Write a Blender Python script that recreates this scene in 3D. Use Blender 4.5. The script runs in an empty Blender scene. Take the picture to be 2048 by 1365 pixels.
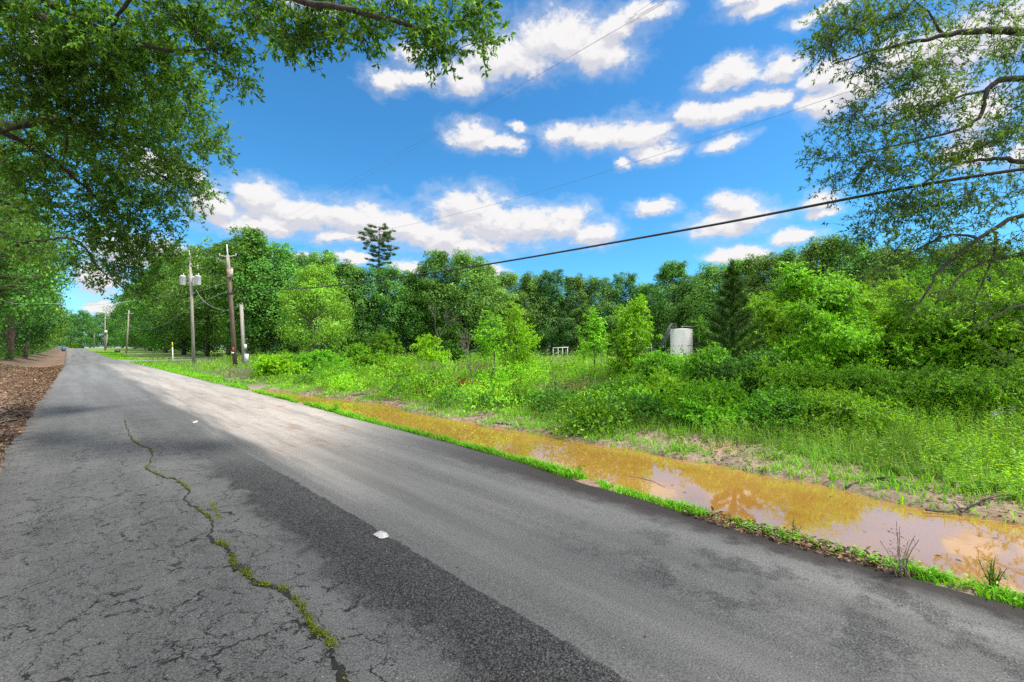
import bpy, math, random
import numpy as np
from mathutils import Vector
R = math.radians
scene = bpy.context.scene
COL = scene.collection

# ---------------------------------------------------------------- camera
YAW = 43.8; PITCH = 0.94; F = 910.0; CAMH = 1.7
cd = bpy.data.cameras.new("camera"); cam = bpy.data.objects.new("camera", cd); COL.objects.link(cam)
cam.location = (0, 0, CAMH); cam.rotation_euler = (R(90 + PITCH), 0, R(-YAW))
cd.sensor_width = 36; cd.lens = 36 * F / 2048; cd.clip_start = 0.05; cd.clip_end = 3000
scene.camera = cam
scene.view_settings.view_transform = 'Standard'; scene.view_settings.look = 'None'
scene.view_settings.exposure = 0.98; scene.view_settings.gamma = 1
scene.render.engine = 'CYCLES'
cy = scene.cycles
cy.max_bounces = 6; cy.diffuse_bounces = 3; cy.glossy_bounces = 3; cy.transmission_bounces = 4; cy.transparent_max_bounces = 4
cy.sample_clamp_indirect = 6; cy.use_denoising = False
try:
    cy.denoiser = 'OPENIMAGEDENOISE'; cy.denoising_input_passes = 'RGB_ALBEDO_NORMAL'; cy.denoising_prefilter = 'ACCURATE'
except Exception: pass

SY, CY_ = math.sin(R(YAW)), math.cos(R(YAW)); SP, CP = math.sin(R(PITCH)), math.cos(R(PITCH))
def ray(u, v):                         # direction with horizontal depth 1
    X = (u - 1024) / F; Yv = (682.5 - v) / F
    z = SP + Yv * CP; d = CP - Yv * SP
    X, z = X / d, z / d
    return np.array([X * CY_ + SY, -X * SY + CY_, z])
def P(u, v, Z): return np.array([0, 0, CAMH]) + ray(u, v) * Z
def G(u, v, z0=0.0):
    r = ray(u, v); return np.array([0, 0, CAMH]) + r * ((z0 - CAMH) / r[2])
def B(u, Z, z=0.0): p = P(u, 697, Z); p[2] = z; return p
def HT(v, Z): return CAMH + Z * (697.4 - v) / F
def uvZ(p):
    X = p[..., 0] * CY_ - p[..., 1] * SY; Z = p[..., 0] * SY + p[..., 1] * CY_
    return 1024 + F * X / np.maximum(Z, .01), Z

# ---------------------------------------------------------------- sun and sky
SUN_AZ, SUN_EL = 142.0, 56.0
sd = bpy.data.lights.new("sun", 'SUN'); sun = bpy.data.objects.new("sun", sd); COL.objects.link(sun)
sd.energy = 3.3; sd.angle = R(8); sd.color = (1.0, 0.95, 0.86)
sv = Vector((math.sin(R(SUN_AZ)) * math.cos(R(SUN_EL)), math.cos(R(SUN_AZ)) * math.cos(R(SUN_EL)), math.sin(R(SUN_EL))))
sun.rotation_euler = sv.to_track_quat('Z', 'Y').to_euler(); sun.location = (0, -20, 60)

w = bpy.data.worlds.new("World"); scene.world = w; w.use_nodes = True
nt = w.node_tree; N = nt.nodes; L = nt.links; N.clear()
def nd(t, typ, **kw):
    n = t.nodes.new(typ)
    for k, v in kw.items(): setattr(n, k, v)
    return n
def setin(n, **kw):
    for k, v in kw.items(): n.inputs[k].default_value = v
def mth(t, op, a, b=None, c=None, clamp=False):
    n = t.nodes.new('ShaderNodeMath'); n.operation = op; n.use_clamp = clamp
    for i, x in enumerate((a, b, c)):
        if x is None: continue
        if isinstance(x, (int, float)): n.inputs[i].default_value = x
        else: t.links.new(x, n.inputs[i])
    return n.outputs[0]
def vmth(t, op, a, b=None):
    n = t.nodes.new('ShaderNodeVectorMath'); n.operation = op
    for i, x in enumerate((a, b)):
        if x is None: continue
        if isinstance(x, (tuple, list)): n.inputs[i].default_value = x
        else: t.links.new(x, n.inputs[i])
    return n
def mixc(t, fac, a, b, mode='MIX'):
    n = t.nodes.new('ShaderNodeMix'); n.data_type = 'RGBA'; n.blend_type = mode
    for s, x in ((0, fac), (6, a), (7, b)):
        if isinstance(x, (int, float)): n.inputs[s].default_value = x
        elif isinstance(x, (tuple, list)): n.inputs[s].default_value = tuple(x) + ((1,) if len(x) == 3 else ())
        else: t.links.new(x, n.inputs[s])
    return n.outputs[2]
def smooth(t, x, lo, hi, a=0.0, b=1.0):
    n = t.nodes.new('ShaderNodeMapRange'); n.interpolation_type = 'SMOOTHSTEP'
    t.links.new(x, n.inputs[0])
    for i, q in enumerate((lo, hi, a, b)): n.inputs[i + 1].default_value = q
    return n.outputs[0]
def noise(t, vec, scale, detail=4, rough=.55, dist=0.0, out=0):
    n = t.nodes.new('ShaderNodeTexNoise'); setin(n, Scale=scale, Detail=detail, Roughness=rough, Distortion=dist)
    if vec is not None: t.links.new(vec, n.inputs['Vector'])
    return n.outputs[out]

# cumulus: (azimuth, elevation) of each puff and its half-sizes, in degrees of the real sky
def puff(u, v, ru, rv):
    r = ray(u, v); az = math.atan2(r[0], r[1]); el = math.atan(r[2] / math.hypot(r[0], r[1]))
    r2 = ray(u + ru, v); az2 = math.atan2(r2[0], r2[1])
    r3 = ray(u, v - rv); el3 = math.atan(r3[2] / math.hypot(r3[0], r3[1]))
    return az, el, abs(az2 - az) + 1e-3, abs(el3 - el) + 1e-3
PUFFS = [(1120,80,130,62),(1010,120,110,50),(935,165,60,38),(1200,110,80,52),(1240,60,70,40),(1300,25,60,28),(820,110,38,22),(770,160,55,30),(840,155,60,20),
 (935,270,52,30),(1025,290,32,20),(985,290,50,18),(1040,255,25,10),(1200,275,90,34),(1280,265,75,42),(1310,305,60,22),(1130,268,50,22),(1245,330,20,12),
 (1385,220,50,34),(1460,215,60,30),(1540,200,70,28),(1640,205,70,34),(1460,145,75,28),(1570,130,70,30),(1650,150,70,30),(1455,290,52,20),(1700,170,80,42),(1540,0,110,22),(1480,-10,60,20),
 (430,400,60,44),(520,400,60,42),(600,430,90,40),(520,445,120,26),(720,440,100,46),(800,460,100,40),(880,470,80,36),(930,420,80,46),(990,450,90,44),(1060,450,90,42),(1130,445,70,36),(1190,465,60,26),(940,490,110,20),(700,480,90,18),
 (1300,415,50,14),(1480,410,60,24),(1440,450,95,30),(1500,430,60,22),(1620,400,40,24),(1630,425,36,12),(1585,475,60,18),(1490,505,62,20),(1450,515,40,12),
 (250,500,70,40),(200,560,60,50),(330,505,60,30),(215,620,50,20),(700,520,50,14),(980,540,40,16),(820,535,40,16),(600,515,40,12),
 (1850,190,110,60),(1960,220,90,60),(1900,100,120,60),(2040,60,90,70),(1790,120,60,40),(2060,300,60,40),(1940,300,60,30),
 (560,-20,60,22),(730,-40,70,40),(640,10,60,10),(90,120,60,50),(300,330,50,30),(380,350,50,22),(1650,15,70,20),
 (2200,120,120,90),(-150,300,120,80),(1750,520,70,16)]
g = bpy.data.node_groups.new("cloud_field", 'ShaderNodeTree')
g.interface.new_socket("Vector", in_out='INPUT', socket_type='NodeSocketVector')
g.interface.new_socket("Density", in_out='OUTPUT', socket_type='NodeSocketFloat')
gi = g.nodes.new('NodeGroupInput'); go = g.nodes.new('NodeGroupOutput')
acc = None
for pu in PUFFS:
    a0, e0, ra, re = puff(*pu); ra *= 1.0; re *= 1.0
    s = vmth(g, 'SUBTRACT', gi.outputs[0], (a0, e0, 0)).outputs[0]
    m = vmth(g, 'MULTIPLY', s, (1 / ra, 1 / re, 0)).outputs[0]
    l = vmth(g, 'DOT_PRODUCT', m, m).outputs['Value']
    d = mth(g, 'SUBTRACT', 1.0, mth(g, 'SQRT', l))
    acc = d if acc is None else mth(g, 'SMOOTH_MAX', acc, d, 0.3)
g.links.new(acc, go.inputs[0])

tc = nd(nt, 'ShaderNodeTexCoord'); sep = nd(nt, 'ShaderNodeSeparateXYZ'); L.new(tc.outputs['Generated'], sep.inputs[0])
az = mth(nt, 'ARCTAN2', sep.outputs[0], sep.outputs[1]); el = mth(nt, 'ARCSINE', sep.outputs[2])
ae = nd(nt, 'ShaderNodeCombineXYZ'); L.new(az, ae.inputs[0]); L.new(el, ae.inputs[1])
def warped(off):
    base = vmth(nt, 'ADD', ae.outputs[0], (off[0], off[1], 0)).outputs[0]
    st = vmth(nt, 'MULTIPLY', base, (1, 1.5, 1)).outputs[0]
    n1 = noise(nt, st, 7, 6, .62, 0, 1); n2 = noise(nt, st, 30, 5, .65, 0, 1)
    o1 = vmth(nt, 'MULTIPLY', vmth(nt, 'SUBTRACT', n1, (.5, .5, .5)).outputs[0], (.11, .07, 0)).outputs[0]
    o2 = vmth(nt, 'MULTIPLY', vmth(nt, 'SUBTRACT', n2, (.5, .5, .5)).outputs[0], (.035, .028, 0)).outputs[0]
    v = vmth(nt, 'ADD', vmth(nt, 'ADD', base, o1).outputs[0], o2).outputs[0]
    gr = nd(nt, 'ShaderNodeGroup'); gr.node_tree = g; L.new(v, gr.inputs[0])
    f = noise(nt, st, 20, 9, .70)
    return mth(nt, 'ADD', gr.outputs[0], mth(nt, 'MULTIPLY', mth(nt, 'SUBTRACT', f, .5), 1.25))
d0 = warped((0, 0)); d1 = warped((.006, .018))
# open sky behind the viewer and overhead: broken cloud
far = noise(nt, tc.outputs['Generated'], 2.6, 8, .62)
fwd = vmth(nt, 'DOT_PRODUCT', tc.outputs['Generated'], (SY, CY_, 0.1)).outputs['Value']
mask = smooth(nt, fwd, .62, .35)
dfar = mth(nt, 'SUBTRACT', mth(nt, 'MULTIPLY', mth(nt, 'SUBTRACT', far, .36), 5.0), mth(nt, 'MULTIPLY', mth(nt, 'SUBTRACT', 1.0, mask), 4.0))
dens = mth(nt, 'MAXIMUM', d0, dfar)
alpha = smooth(nt, dens, -.10, .50)
wisp = smooth(nt, dens, -.55, .25, 0, .3)
alpha = mth(nt, 'MAXIMUM', alpha, wisp)
lit = smooth(nt, mth(nt, 'SUBTRACT', d0, d1), -.22, .30)
ccol = mixc(nt, lit, (.74, .75, .84), (1.04, 1.03, 1.04))
thin = smooth(nt, dens, 0, 1.3, .0, .2)
ccol = mixc(nt, thin, ccol, (.93, .92, .95))
ccol = vmth(nt, 'MULTIPLY', ccol, (3.1, 3.08, 3.05)).outputs[0]
gain = mth(nt, 'MULTIPLY_ADD', mask, 1.1, 1.0)      # unseen clouds outside the view brightened to add fill light
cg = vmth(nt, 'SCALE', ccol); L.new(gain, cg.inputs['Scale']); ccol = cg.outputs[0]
sky = nd(nt, 'ShaderNodeTexSky', sky_type='NISHITA', sun_disc=False, sun_elevation=R(SUN_EL), sun_rotation=R(SUN_AZ), air_density=1.0, dust_density=.3, ozone_density=2.0)
hs = nd(nt, 'ShaderNodeHueSaturation'); setin(hs, Saturation=1.1, Value=1.0, Hue=.5); L.new(sky.outputs[0], hs.inputs['Color'])
skc = mixc(nt, 1.0, hs.outputs[0], (.24, .56, .69), 'MULTIPLY')
skc = mixc(nt, smooth(nt, el, .075, .0, 0, .75), skc, (1.9, 2.15, 2.4))
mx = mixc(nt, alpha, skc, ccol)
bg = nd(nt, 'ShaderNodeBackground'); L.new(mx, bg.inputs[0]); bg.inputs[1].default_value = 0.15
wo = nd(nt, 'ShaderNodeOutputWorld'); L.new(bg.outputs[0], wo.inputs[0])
try: w.cycles.sampling_method = 'MANUAL'; w.cycles.sample_map_resolution = 512
except Exception: pass

# ---------------------------------------------------------------- helpers
def tag(o, label=None, cat=None, group=None, kind=None):
    if label: o['label'] = label
    if cat: o['category'] = cat
    if group: o['group'] = group
    if kind: o['kind'] = kind
    return o
def link(name, me, parent=None):
    o = bpy.data.objects.new(name, me); COL.objects.link(o)
    if parent is not None: o.parent = parent
    return o
def empty(name, loc, rz=0, **kw):
    o = bpy.data.objects.new(name, None); COL.objects.link(o); o.location = loc; o.rotation_euler = (0, 0, rz)
    o.empty_display_size = .2
    return tag(o, **kw)
def npmesh(name, V, Q, mat, smoothed=False):
    V = np.ascontiguousarray(V, dtype=np.float32); Q = np.ascontiguousarray(Q, dtype=np.int32)
    me = bpy.data.meshes.new(name); k = Q.shape[1]
    me.vertices.add(len(V)); me.vertices.foreach_set('co', V.ravel())
    me.loops.add(Q.size); me.loops.foreach_set('vertex_index', Q.ravel())
    me.polygons.add(len(Q)); me.polygons.foreach_set('loop_start', np.arange(len(Q), dtype=np.int32) * k)
    me.polygons.foreach_set('loop_total', np.full(len(Q), k, dtype=np.int32))
    if smoothed: me.polygons.foreach_set('use_smooth', np.ones(len(Q), dtype=bool))
    me.update(calc_edges=True)
    if mat: me.materials.append(mat)
    return me
class MB:
    def __init__(s): s.v = []; s.f = []; s.n = 0
    def add(s, V, Q):
        V = np.asarray(V, float); Q = np.asarray(Q, int)
        if len(V) == 0: return
        s.v.append(V); s.f.append(Q + s.n); s.n += len(V)
    def box(s, c, size, rz=0.0, taper=1.0):
        c = np.asarray(c, float); h = np.asarray(size, float) / 2
        V = np.array([[x, y, z] for z in (-1, 1) for x, y in ((-1, -1), (1, -1), (1, 1), (-1, 1))], float)
        V[4:, :2] *= taper; V *= h
        ca, sa = math.cos(rz), math.sin(rz)
        V = np.stack([V[:, 0] * ca - V[:, 1] * sa, V[:, 0] * sa + V[:, 1] * ca, V[:, 2]], 1) + c
        s.add(V, [[0, 3, 2, 1], [4, 5, 6, 7], [0, 1, 5, 4], [1, 2, 6, 5], [2, 3, 7, 6], [3, 0, 4, 7]])
    def tube(s, pts, rad, n=6, cap=True):
        pts = np.asarray(pts, float); m = len(pts)
        rad = np.broadcast_to(np.asarray(rad, float), (m,)) if np.ndim(rad) else np.full(m, rad)
        t = np.gradient(pts, axis=0); t /= np.linalg.norm(t, axis=1)[:, None] + 1e-9
        ref = np.array([0, 0, 1.]) if abs(t[:, 2]).mean() < .8 else np.array([1., 0, 0])
        a = np.cross(t, ref); a /= np.linalg.norm(a, axis=1)[:, None] + 1e-9; b = np.cross(t, a)
        th = np.arange(n) * 2 * math.pi / n
        V = pts[:, None] + rad[:, None, None] * (a[:, None] * np.cos(th)[None, :, None] + b[:, None] * np.sin(th)[None, :, None])
        V = V.reshape(-1, 3)
        i = np.arange(m - 1)[:, None] * n; j = np.arange(n)[None]; k = (j + 1) % n
        Q = np.stack([i + j, i + k, i + n + k, i + n + j], -1).reshape(-1, 4)
        if cap:
            base = len(V); V = np.vstack([V, pts[0], pts[-1]])
            e = []
            for q in range(0, n - (n % 2), 2):
                e.append([base, (q + 2) % n, (q + 1) % n, q]); o = (m - 1) * n
                e.append([base + 1, o + q, o + (q + 1) % n, o + (q + 2) % n])
            if n % 2 == 0: Q = np.vstack([Q, e])
        s.add(V, Q)
    def lathe(s, prof, c=(0, 0, 0), n=20):
        c = np.asarray(c, float); th = np.arange(n) * 2 * math.pi / n
        V = np.array([[r * math.cos(t), r * math.sin(t), z] for r, z in prof for t in th]) + c
        i = np.arange(len(prof) - 1)[:, None] * n; j = np.arange(n)[None]; k = (j + 1) % n
        s.add(V, np.stack([i + j, i + k, i + n + k, i + n + j], -1).reshape(-1, 4))
    def mesh(s, name, mat, smoothed=False): return npmesh(name, np.vstack(s.v), np.vstack(s.f), mat, smoothed)
    def obj(s, name, mat, parent=None, smoothed=False): return link(name, s.mesh(name, mat, smoothed), parent)
def spline(pts, n):
    pts = np.asarray(pts, float)
    if len(pts) == 2: return pts[0] + (pts[1] - pts[0]) * np.linspace(0, 1, n)[:, None]
    k = len(pts); t = np.linspace(0, k - 1, n); i = np.minimum(t.astype(int), k - 2); f = (t - i)[:, None]
    E = np.vstack([2 * pts[0] - pts[1], pts, 2 * pts[-1] - pts[-2]])
    p0, p1, p2, p3 = E[i], E[i + 1], E[i + 2], E[i + 3]
    return .5 * (2 * p1 + (p2 - p0) * f + (2 * p0 - 5 * p1 + 4 * p2 - p3) * f ** 2 + (3 * p1 - p0 - 3 * p2 + p3) * f ** 3)
def unit(a): return a / (np.linalg.norm(a, axis=-1, keepdims=True) + 1e-9)
def rnd_dirs(rng, n): return unit(rng.normal(size=(n, 3)))
def vnoise(x, y, s, seed=0):           # cheap smooth 2D value noise
    x = np.asarray(x, float) * s; y = np.asarray(y, float) * s
    xi = np.floor(x).astype(np.int64); yi = np.floor(y).astype(np.int64); xf = x - xi; yf = y - yi
    def h(a, b):
        q = (a * 374761393 + b * 668265263 + seed * 1442695041) & 0xffffffff
        q = ((q ^ (q >> 13)) * 1274126177) & 0xffffffff
        return ((q ^ (q >> 16)) & 0xffff) / 65535.0
    xf = xf * xf * (3 - 2 * xf); yf = yf * yf * (3 - 2 * yf)
    return (h(xi, yi) * (1 - xf) + h(xi + 1, yi) * xf) * (1 - yf) + (h(xi, yi + 1) * (1 - xf) + h(xi + 1, yi + 1) * xf) * yf

def leaves(mb, c, ax, nrm, ln, wd, fold=.18):
    """one diamond leaf per centre: c base point, ax long axis, nrm normal, ln length, wd width"""
    ax = unit(ax); side = unit(np.cross(nrm, ax)); nn = np.cross(ax, side)
    ln = np.asarray(ln)[..., None] * np.ones((len(c), 1)); wd = np.asarray(wd)[..., None] * np.ones((len(c), 1))
    mid = c + ax * ln * .48
    V = np.stack([c, mid + side * wd * .5 + nn * ln * fold, c + ax * ln - nn * ln * fold, mid - side * wd * .5 + nn * ln * fold], 1).reshape(-1, 3)
    mb.add(V, np.arange(len(c) * 4).reshape(-1, 4))

# ---------------------------------------------------------------- materials
def newmat(name):
    m = bpy.data.materials.new(name); m.use_nodes = True; t = m.node_tree; t.nodes.clear()
    o = t.nodes.new('ShaderNodeOutputMaterial'); return m, t, o
def leafmat(name, a, b, c=None, trans=.35, rough=.55, var=.22, spec=.25, hv=.010):
    m, t, o = newmat(name)
    ge = nd(t, 'ShaderNodeNewGeometry'); oi = nd(t, 'ShaderNodeObjectInfo')
    cr = nd(t, 'ShaderNodeValToRGB'); t.links.new(ge.outputs['Random Per Island'], cr.inputs[0])
    e = cr.color_ramp.elements; e[0].color = (*a, 1); e[1].color = (*b, 1); e[0].position = .1; e[1].position = .8
    if c:
        q = e.new(.95); q.color = (*c, 1)
    big = noise(t, ge.outputs['Position'], .45, 3)
    f1 = smooth(t, big, .3, .7, 1 - var, 1 + var)
    f2 = mth(t, 'MULTIPLY_ADD', oi.outputs['Random'], .45, .78)
    f = mth(t, 'MULTIPLY', f1, f2)
    hs = nd(t, 'ShaderNodeHueSaturation'); t.links.new(cr.outputs[0], hs.inputs['Color'])
    t.links.new(mth(t, 'MULTIPLY_ADD', mth(t, 'FRACT', mth(t, 'MULTIPLY', oi.outputs['Random'], 7.3)), hv * 2, .5 - hv), hs.inputs['Hue']); t.links.new(f, hs.inputs['Value'])
    p = nd(t, 'ShaderNodeBsdfPrincipled'); t.links.new(hs.outputs[0], p.inputs['Base Color']); p.inputs['Roughness'].default_value = rough
    p.inputs['Specular IOR Level'].default_value = spec
    tr = nd(t, 'ShaderNodeBsdfTranslucent')
    tcx = mixc(t, 1.0, hs.outputs[0], (1.35, 1.25, .45), 'MULTIPLY'); t.links.new(tcx, tr.inputs[0])
    mx = nd(t, 'ShaderNodeMixShader'); mx.inputs[0].default_value = trans
    t.links.new(p.outputs[0], mx.inputs[1]); t.links.new(tr.outputs[0], mx.inputs[2]); t.links.new(mx.outputs[0], o.inputs[0])
    return m
def solid(name, a, b, scale=8, rough=.7, metal=0, bump=.3, stretch=(1, 1, 1), detail=6):
    m, t, o = newmat(name)
    tc = nd(t, 'ShaderNodeTexCoord'); mp = vmth(t, 'MULTIPLY', tc.outputs['Object'], stretch).outputs[0]
    n = noise(t, mp, scale, detail, .65)
    p = nd(t, 'ShaderNodeBsdfPrincipled'); t.links.new(mixc(t, smooth(t, n, .3, .7), a, b), p.inputs['Base Color'])
    p.inputs['Roughness'].default_value = rough; p.inputs['Metallic'].default_value = metal
    if bump:
        bp = nd(t, 'ShaderNodeBump'); bp.inputs['Strength'].default_value = bump; bp.inputs['Distance'].default_value = .02
        t.links.new(noise(t, mp, scale * 3, 6, .7), bp.inputs['Height']); t.links.new(bp.outputs[0], p.inputs['Normal'])
    t.links.new(p.outputs[0], o.inputs[0]); return m

M = {}
M['oak'] = leafmat('oak_leaves', (.045, .135, .016), (.115, .26, .03), (.20, .34, .05), trans=.42)
M['willow'] = leafmat('willow_oak_leaves', (.07, .19, .025), (.15, .31, .045), (.24, .38, .06), trans=.5)
M['forest'] = leafmat('wood_leaves', (.075, .21, .030), (.155, .34, .05), (.23, .44, .085), trans=.3, var=.3, hv=.018)
M['forest_light'] = leafmat('pale_leaves', (.06, .18, .02), (.13, .32, .035), (.19, .4, .05), trans=.35, var=.25)
M['pale'] = leafmat('pale_tree_leaves', (.10, .29, .025), (.20, .45, .035), (.29, .54, .06), trans=.35, var=.2)
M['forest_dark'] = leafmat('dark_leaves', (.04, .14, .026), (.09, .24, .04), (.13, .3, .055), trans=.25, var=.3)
M['pine'] = leafmat('pine_needles', (.035, .085, .02), (.085, .15, .035), (.12, .19, .05), trans=.15, var=.25)
M['lime'] = leafmat('lime_leaves', (.13, .36, .012), (.27, .56, .02), (.40, .68, .05), trans=.42, var=.18)
M['green'] = leafmat('bush_leaves', (.075, .25, .012), (.17, .43, .02), (.26, .54, .03), trans=.38, var=.25)
M['dkbush'] = leafmat('dark_bush_leaves', (.03, .12, .014), (.08, .23, .022), (.13, .33, .03), trans=.3, var=.25)
M['weed'] = leafmat('weed_leaves', (.07, .20, .02), (.155, .34, .03), (.27, .45, .06), trans=.38, var=.28)
M['grass'] = leafmat('grass_blades', (.06, .19, .018), (.15, .34, .03), (.3, .42, .1), trans=.35, var=.25)
M['verge'] = leafmat('verge_blades', (.09, .30, .015), (.19, .47, .02), (.3, .52, .05), trans=.38, var=.15)
M['dry'] = leafmat('dry_stems', (.16, .19, .09), (.27, .27, .16), (.34, .3, .22), trans=.2, var=.15)
M['briar'] = leafmat('briar_leaves', (.10, .16, .02), (.24, .15, .03), (.36, .13, .05), trans=.3, var=.2)
M['moss'] = leafmat('crack_weed', (.07, .12, .012), (.17, .24, .02), (.26, .3, .04), trans=.3, var=.15)
M['litter'] = leafmat('fallen_leaves', (.045, .027, .018), (.19, .115, .072), (.36, .26, .17), trans=.05, var=.15, rough=.8, spec=.1)
M['bark'] = solid('bark', (.022, .021, .018), (.085, .080, .068), 6, .9, bump=.8, stretch=(2, 2, .5))
M['bark_grey'] = solid('grey_bark', (.07, .065, .055), (.19, .18, .15), 6, .9, bump=.8, stretch=(2, 2, .5))
M['pinebark'] = solid('pine_bark', (.045, .032, .026), (.16, .115, .09), 5, .9, bump=.9, stretch=(2, 2, .6))
M['oldpole'] = solid('weathered_pole', (0.187, 0.173, 0.148), (0.355, 0.335, 0.296), 5, .85, bump=.4, stretch=(5, 5, .3))
M['newpole'] = solid('brown_pole', (.050, .034, .022), (.17, .12, .085), 4, .8, bump=.4, stretch=(5, 5, .25))
M['steel'] = solid('galvanised_steel', (0.286, 0.292, 0.299), (0.408, 0.415, 0.422), 10, .45, .3, bump=.05)
M['canpaint'] = solid('grey_enamel', (0.493, 0.513, 0.532), (0.612, 0.631, 0.651), 5, .4, 0, bump=.03)
M['fibre'] = solid('grey_fibreglass', (0.513, 0.532, 0.532), (0.651, 0.661, 0.651), 6, .5, 0, bump=0)
M['porcelain'] = solid('porcelain', (.5, .5, .5), (.7, .7, .72), 6, .25, 0, bump=0)
M['blackm'] = solid('black_metal', (.015, .015, .016), (.05, .05, .05), 10, .6, 0, bump=.1)
M['cable'] = solid('cable_sheath', (.012, .012, .013), (.03, .03, .03), 10, .6, 0, bump=0)
M['wire'] = solid('aluminium_wire', (.10, .11, .12), (.18, .19, .2), 10, .5, .4, bump=0)
M['greywire'] = solid('weathered_wire', (.2, .23, .2), (.32, .35, .32), 10, .5, .2, bump=0)
M['rust'] = solid('rusted_paint', (0.612, 0.571, 0.493), (0.217, 0.099, 0.049), 2.4, .7, 0, bump=.2)
M['white'] = solid('white_paint', (0.651, 0.651, 0.621), (0.789, 0.789, 0.768), 3, .5, 0, bump=.05)
M['yellow'] = solid('yellow_cap', (.6, .42, .02), (.75, .55, .04), 4, .5, 0, bump=0)
M['red'] = solid('red_tag', (.35, .04, .02), (.5, .1, .04), 4, .6, 0, bump=0)
M['blue'] = solid('blue_plastic', (.02, .06, .16), (.04, .1, .24), 4, .5, 0, bump=0)
M['wood'] = solid('bleached_wood', (0.150, 0.122, 0.095), (0.306, 0.265, 0.218), 5, .9, bump=.5, stretch=(3, 3, 3))
M['char'] = solid('blackened_wood', (.008, .007, .006), (.045, .035, .03), 6, .9, bump=1.0)
M['crack_dark'] = solid('crack_soil_shade', (.003, .003, .003), (.012, .010, .008), 20, .95, bump=.5)  # near-black: shade down in the crack painted into its soil colour
M['scrap'] = solid('scuffed_white', (.25, .24, .23), (.55, .53, .52), 60, .7, 0, bump=.2)
def tankmat():
    m, t, o = newmat('weathered_white_steel')
    tc = nd(t, 'ShaderNodeTexCoord'); s = nd(t, 'ShaderNodeSeparateXYZ'); t.links.new(tc.outputs['Object'], s.inputs[0])
    n = noise(t, vmth(t, 'MULTIPLY', tc.outputs['Object'], (6, 6, .6)).outputs[0], 1.0, 6, .7)
    st = mixc(t, smooth(t, n, .45, .75), (.82, .82, .80), (.62, .61, .58))
    n2 = noise(t, tc.outputs['Object'], 5, 5, .7)
    low = mth(t, 'MULTIPLY', smooth(t, mth(t, 'ABSOLUTE', mth(t, 'SUBTRACT', s.outputs[2], 2.05)), .22, .05), smooth(t, n2, .5, .58))
    c = mixc(t, low, st, (.30, .13, .06))
    p = nd(t, 'ShaderNodeBsdfPrincipled'); t.links.new(c, p.inputs['Base Color']); p.inputs['Roughness'].default_value = .6
    t.links.new(p.outputs[0], o.inputs[0]); return m
M['tank'] = tankmat()

# ---- ground
def posn(t):
    ge = nd(t, 'ShaderNodeNewGeometry'); s = nd(t, 'ShaderNodeSeparateXYZ'); t.links.new(ge.outputs['Position'], s.inputs[0])
    return ge.outputs['Position'], s.outputs[0], s.outputs[1], s.outputs[2]
def groundmat():
    m, t, o = newmat('earth_and_turf')
    pos, x, y, z = posn(t)
    nb = noise(t, pos, .5, 5, .6); nf = noise(t, pos, 9, 6, .7); nm = noise(t, pos, 2.2, 5, .65)
    xw = mth(t, 'ADD', x, mth(t, 'MULTIPLY', mth(t, 'SUBTRACT', nm, .5), 1.2))
    turf = mixc(t, smooth(t, nf, .3, .7), (.03, .07, .015), (.10, .16, .04))
    mud = mixc(t, smooth(t, nf, .3, .72), (.14, .10, .065), (.32, .25, .175))
    mud = mixc(t, smooth(t, nm, .55, .75), mud, (.10, .085, .05))
    mud = mixc(t, smooth(t, nb, .5, .72), mud, (.29, .18, .105))
    litter = mixc(t, smooth(t, nf, .3, .7), (.04, .026, .019), (.16, .10, .07))
    litter = mixc(t, smooth(t, nm, .5, .66), litter, (.19, .125, .085))
    orange = mixc(t, nf, (.20, .11, .07), (.27, .165, .105))
    oy = mth(t, 'MULTIPLY', smooth(t, y, 16, 30), smooth(t, xw, -4.2, -2.6))
    litter = mixc(t, mth(t, 'MULTIPLY', oy, .5), litter, orange)
    litter = mixc(t, mth(t, 'MULTIPLY', smooth(t, nb, .56, .62), smooth(t, y, 40, 60)), litter, turf)
    muddy = mth(t, 'MULTIPLY', smooth(t, xw, 9.6, 8.6), smooth(t, y, 25.5, 23.5))
    right = mixc(t, muddy, turf, mud)
    lawn = mth(t, 'MULTIPLY', smooth(t, y, 88, 95), smooth(t, nb, .3, .6, .6, 1))
    right = mixc(t, lawn, right, (.17, .27, .04))
    c = mixc(t, smooth(t, xw, -.1, .3), litter, right)
    p = nd(t, 'ShaderNodeBsdfPrincipled'); t.links.new(c, p.inputs['Base Color']); p.inputs['Roughness'].default_value = .9
    bp = nd(t, 'ShaderNodeBump'); bp.inputs['Strength'].default_value = .8; bp.inputs['Distance'].default_value = .03
    t.links.new(noise(t, pos, 14, 8, .75), bp.inputs['Height']); t.links.new(bp.outputs[0], p.inputs['Normal'])
    t.links.new(p.outputs[0], o.inputs[0]); return m
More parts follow.
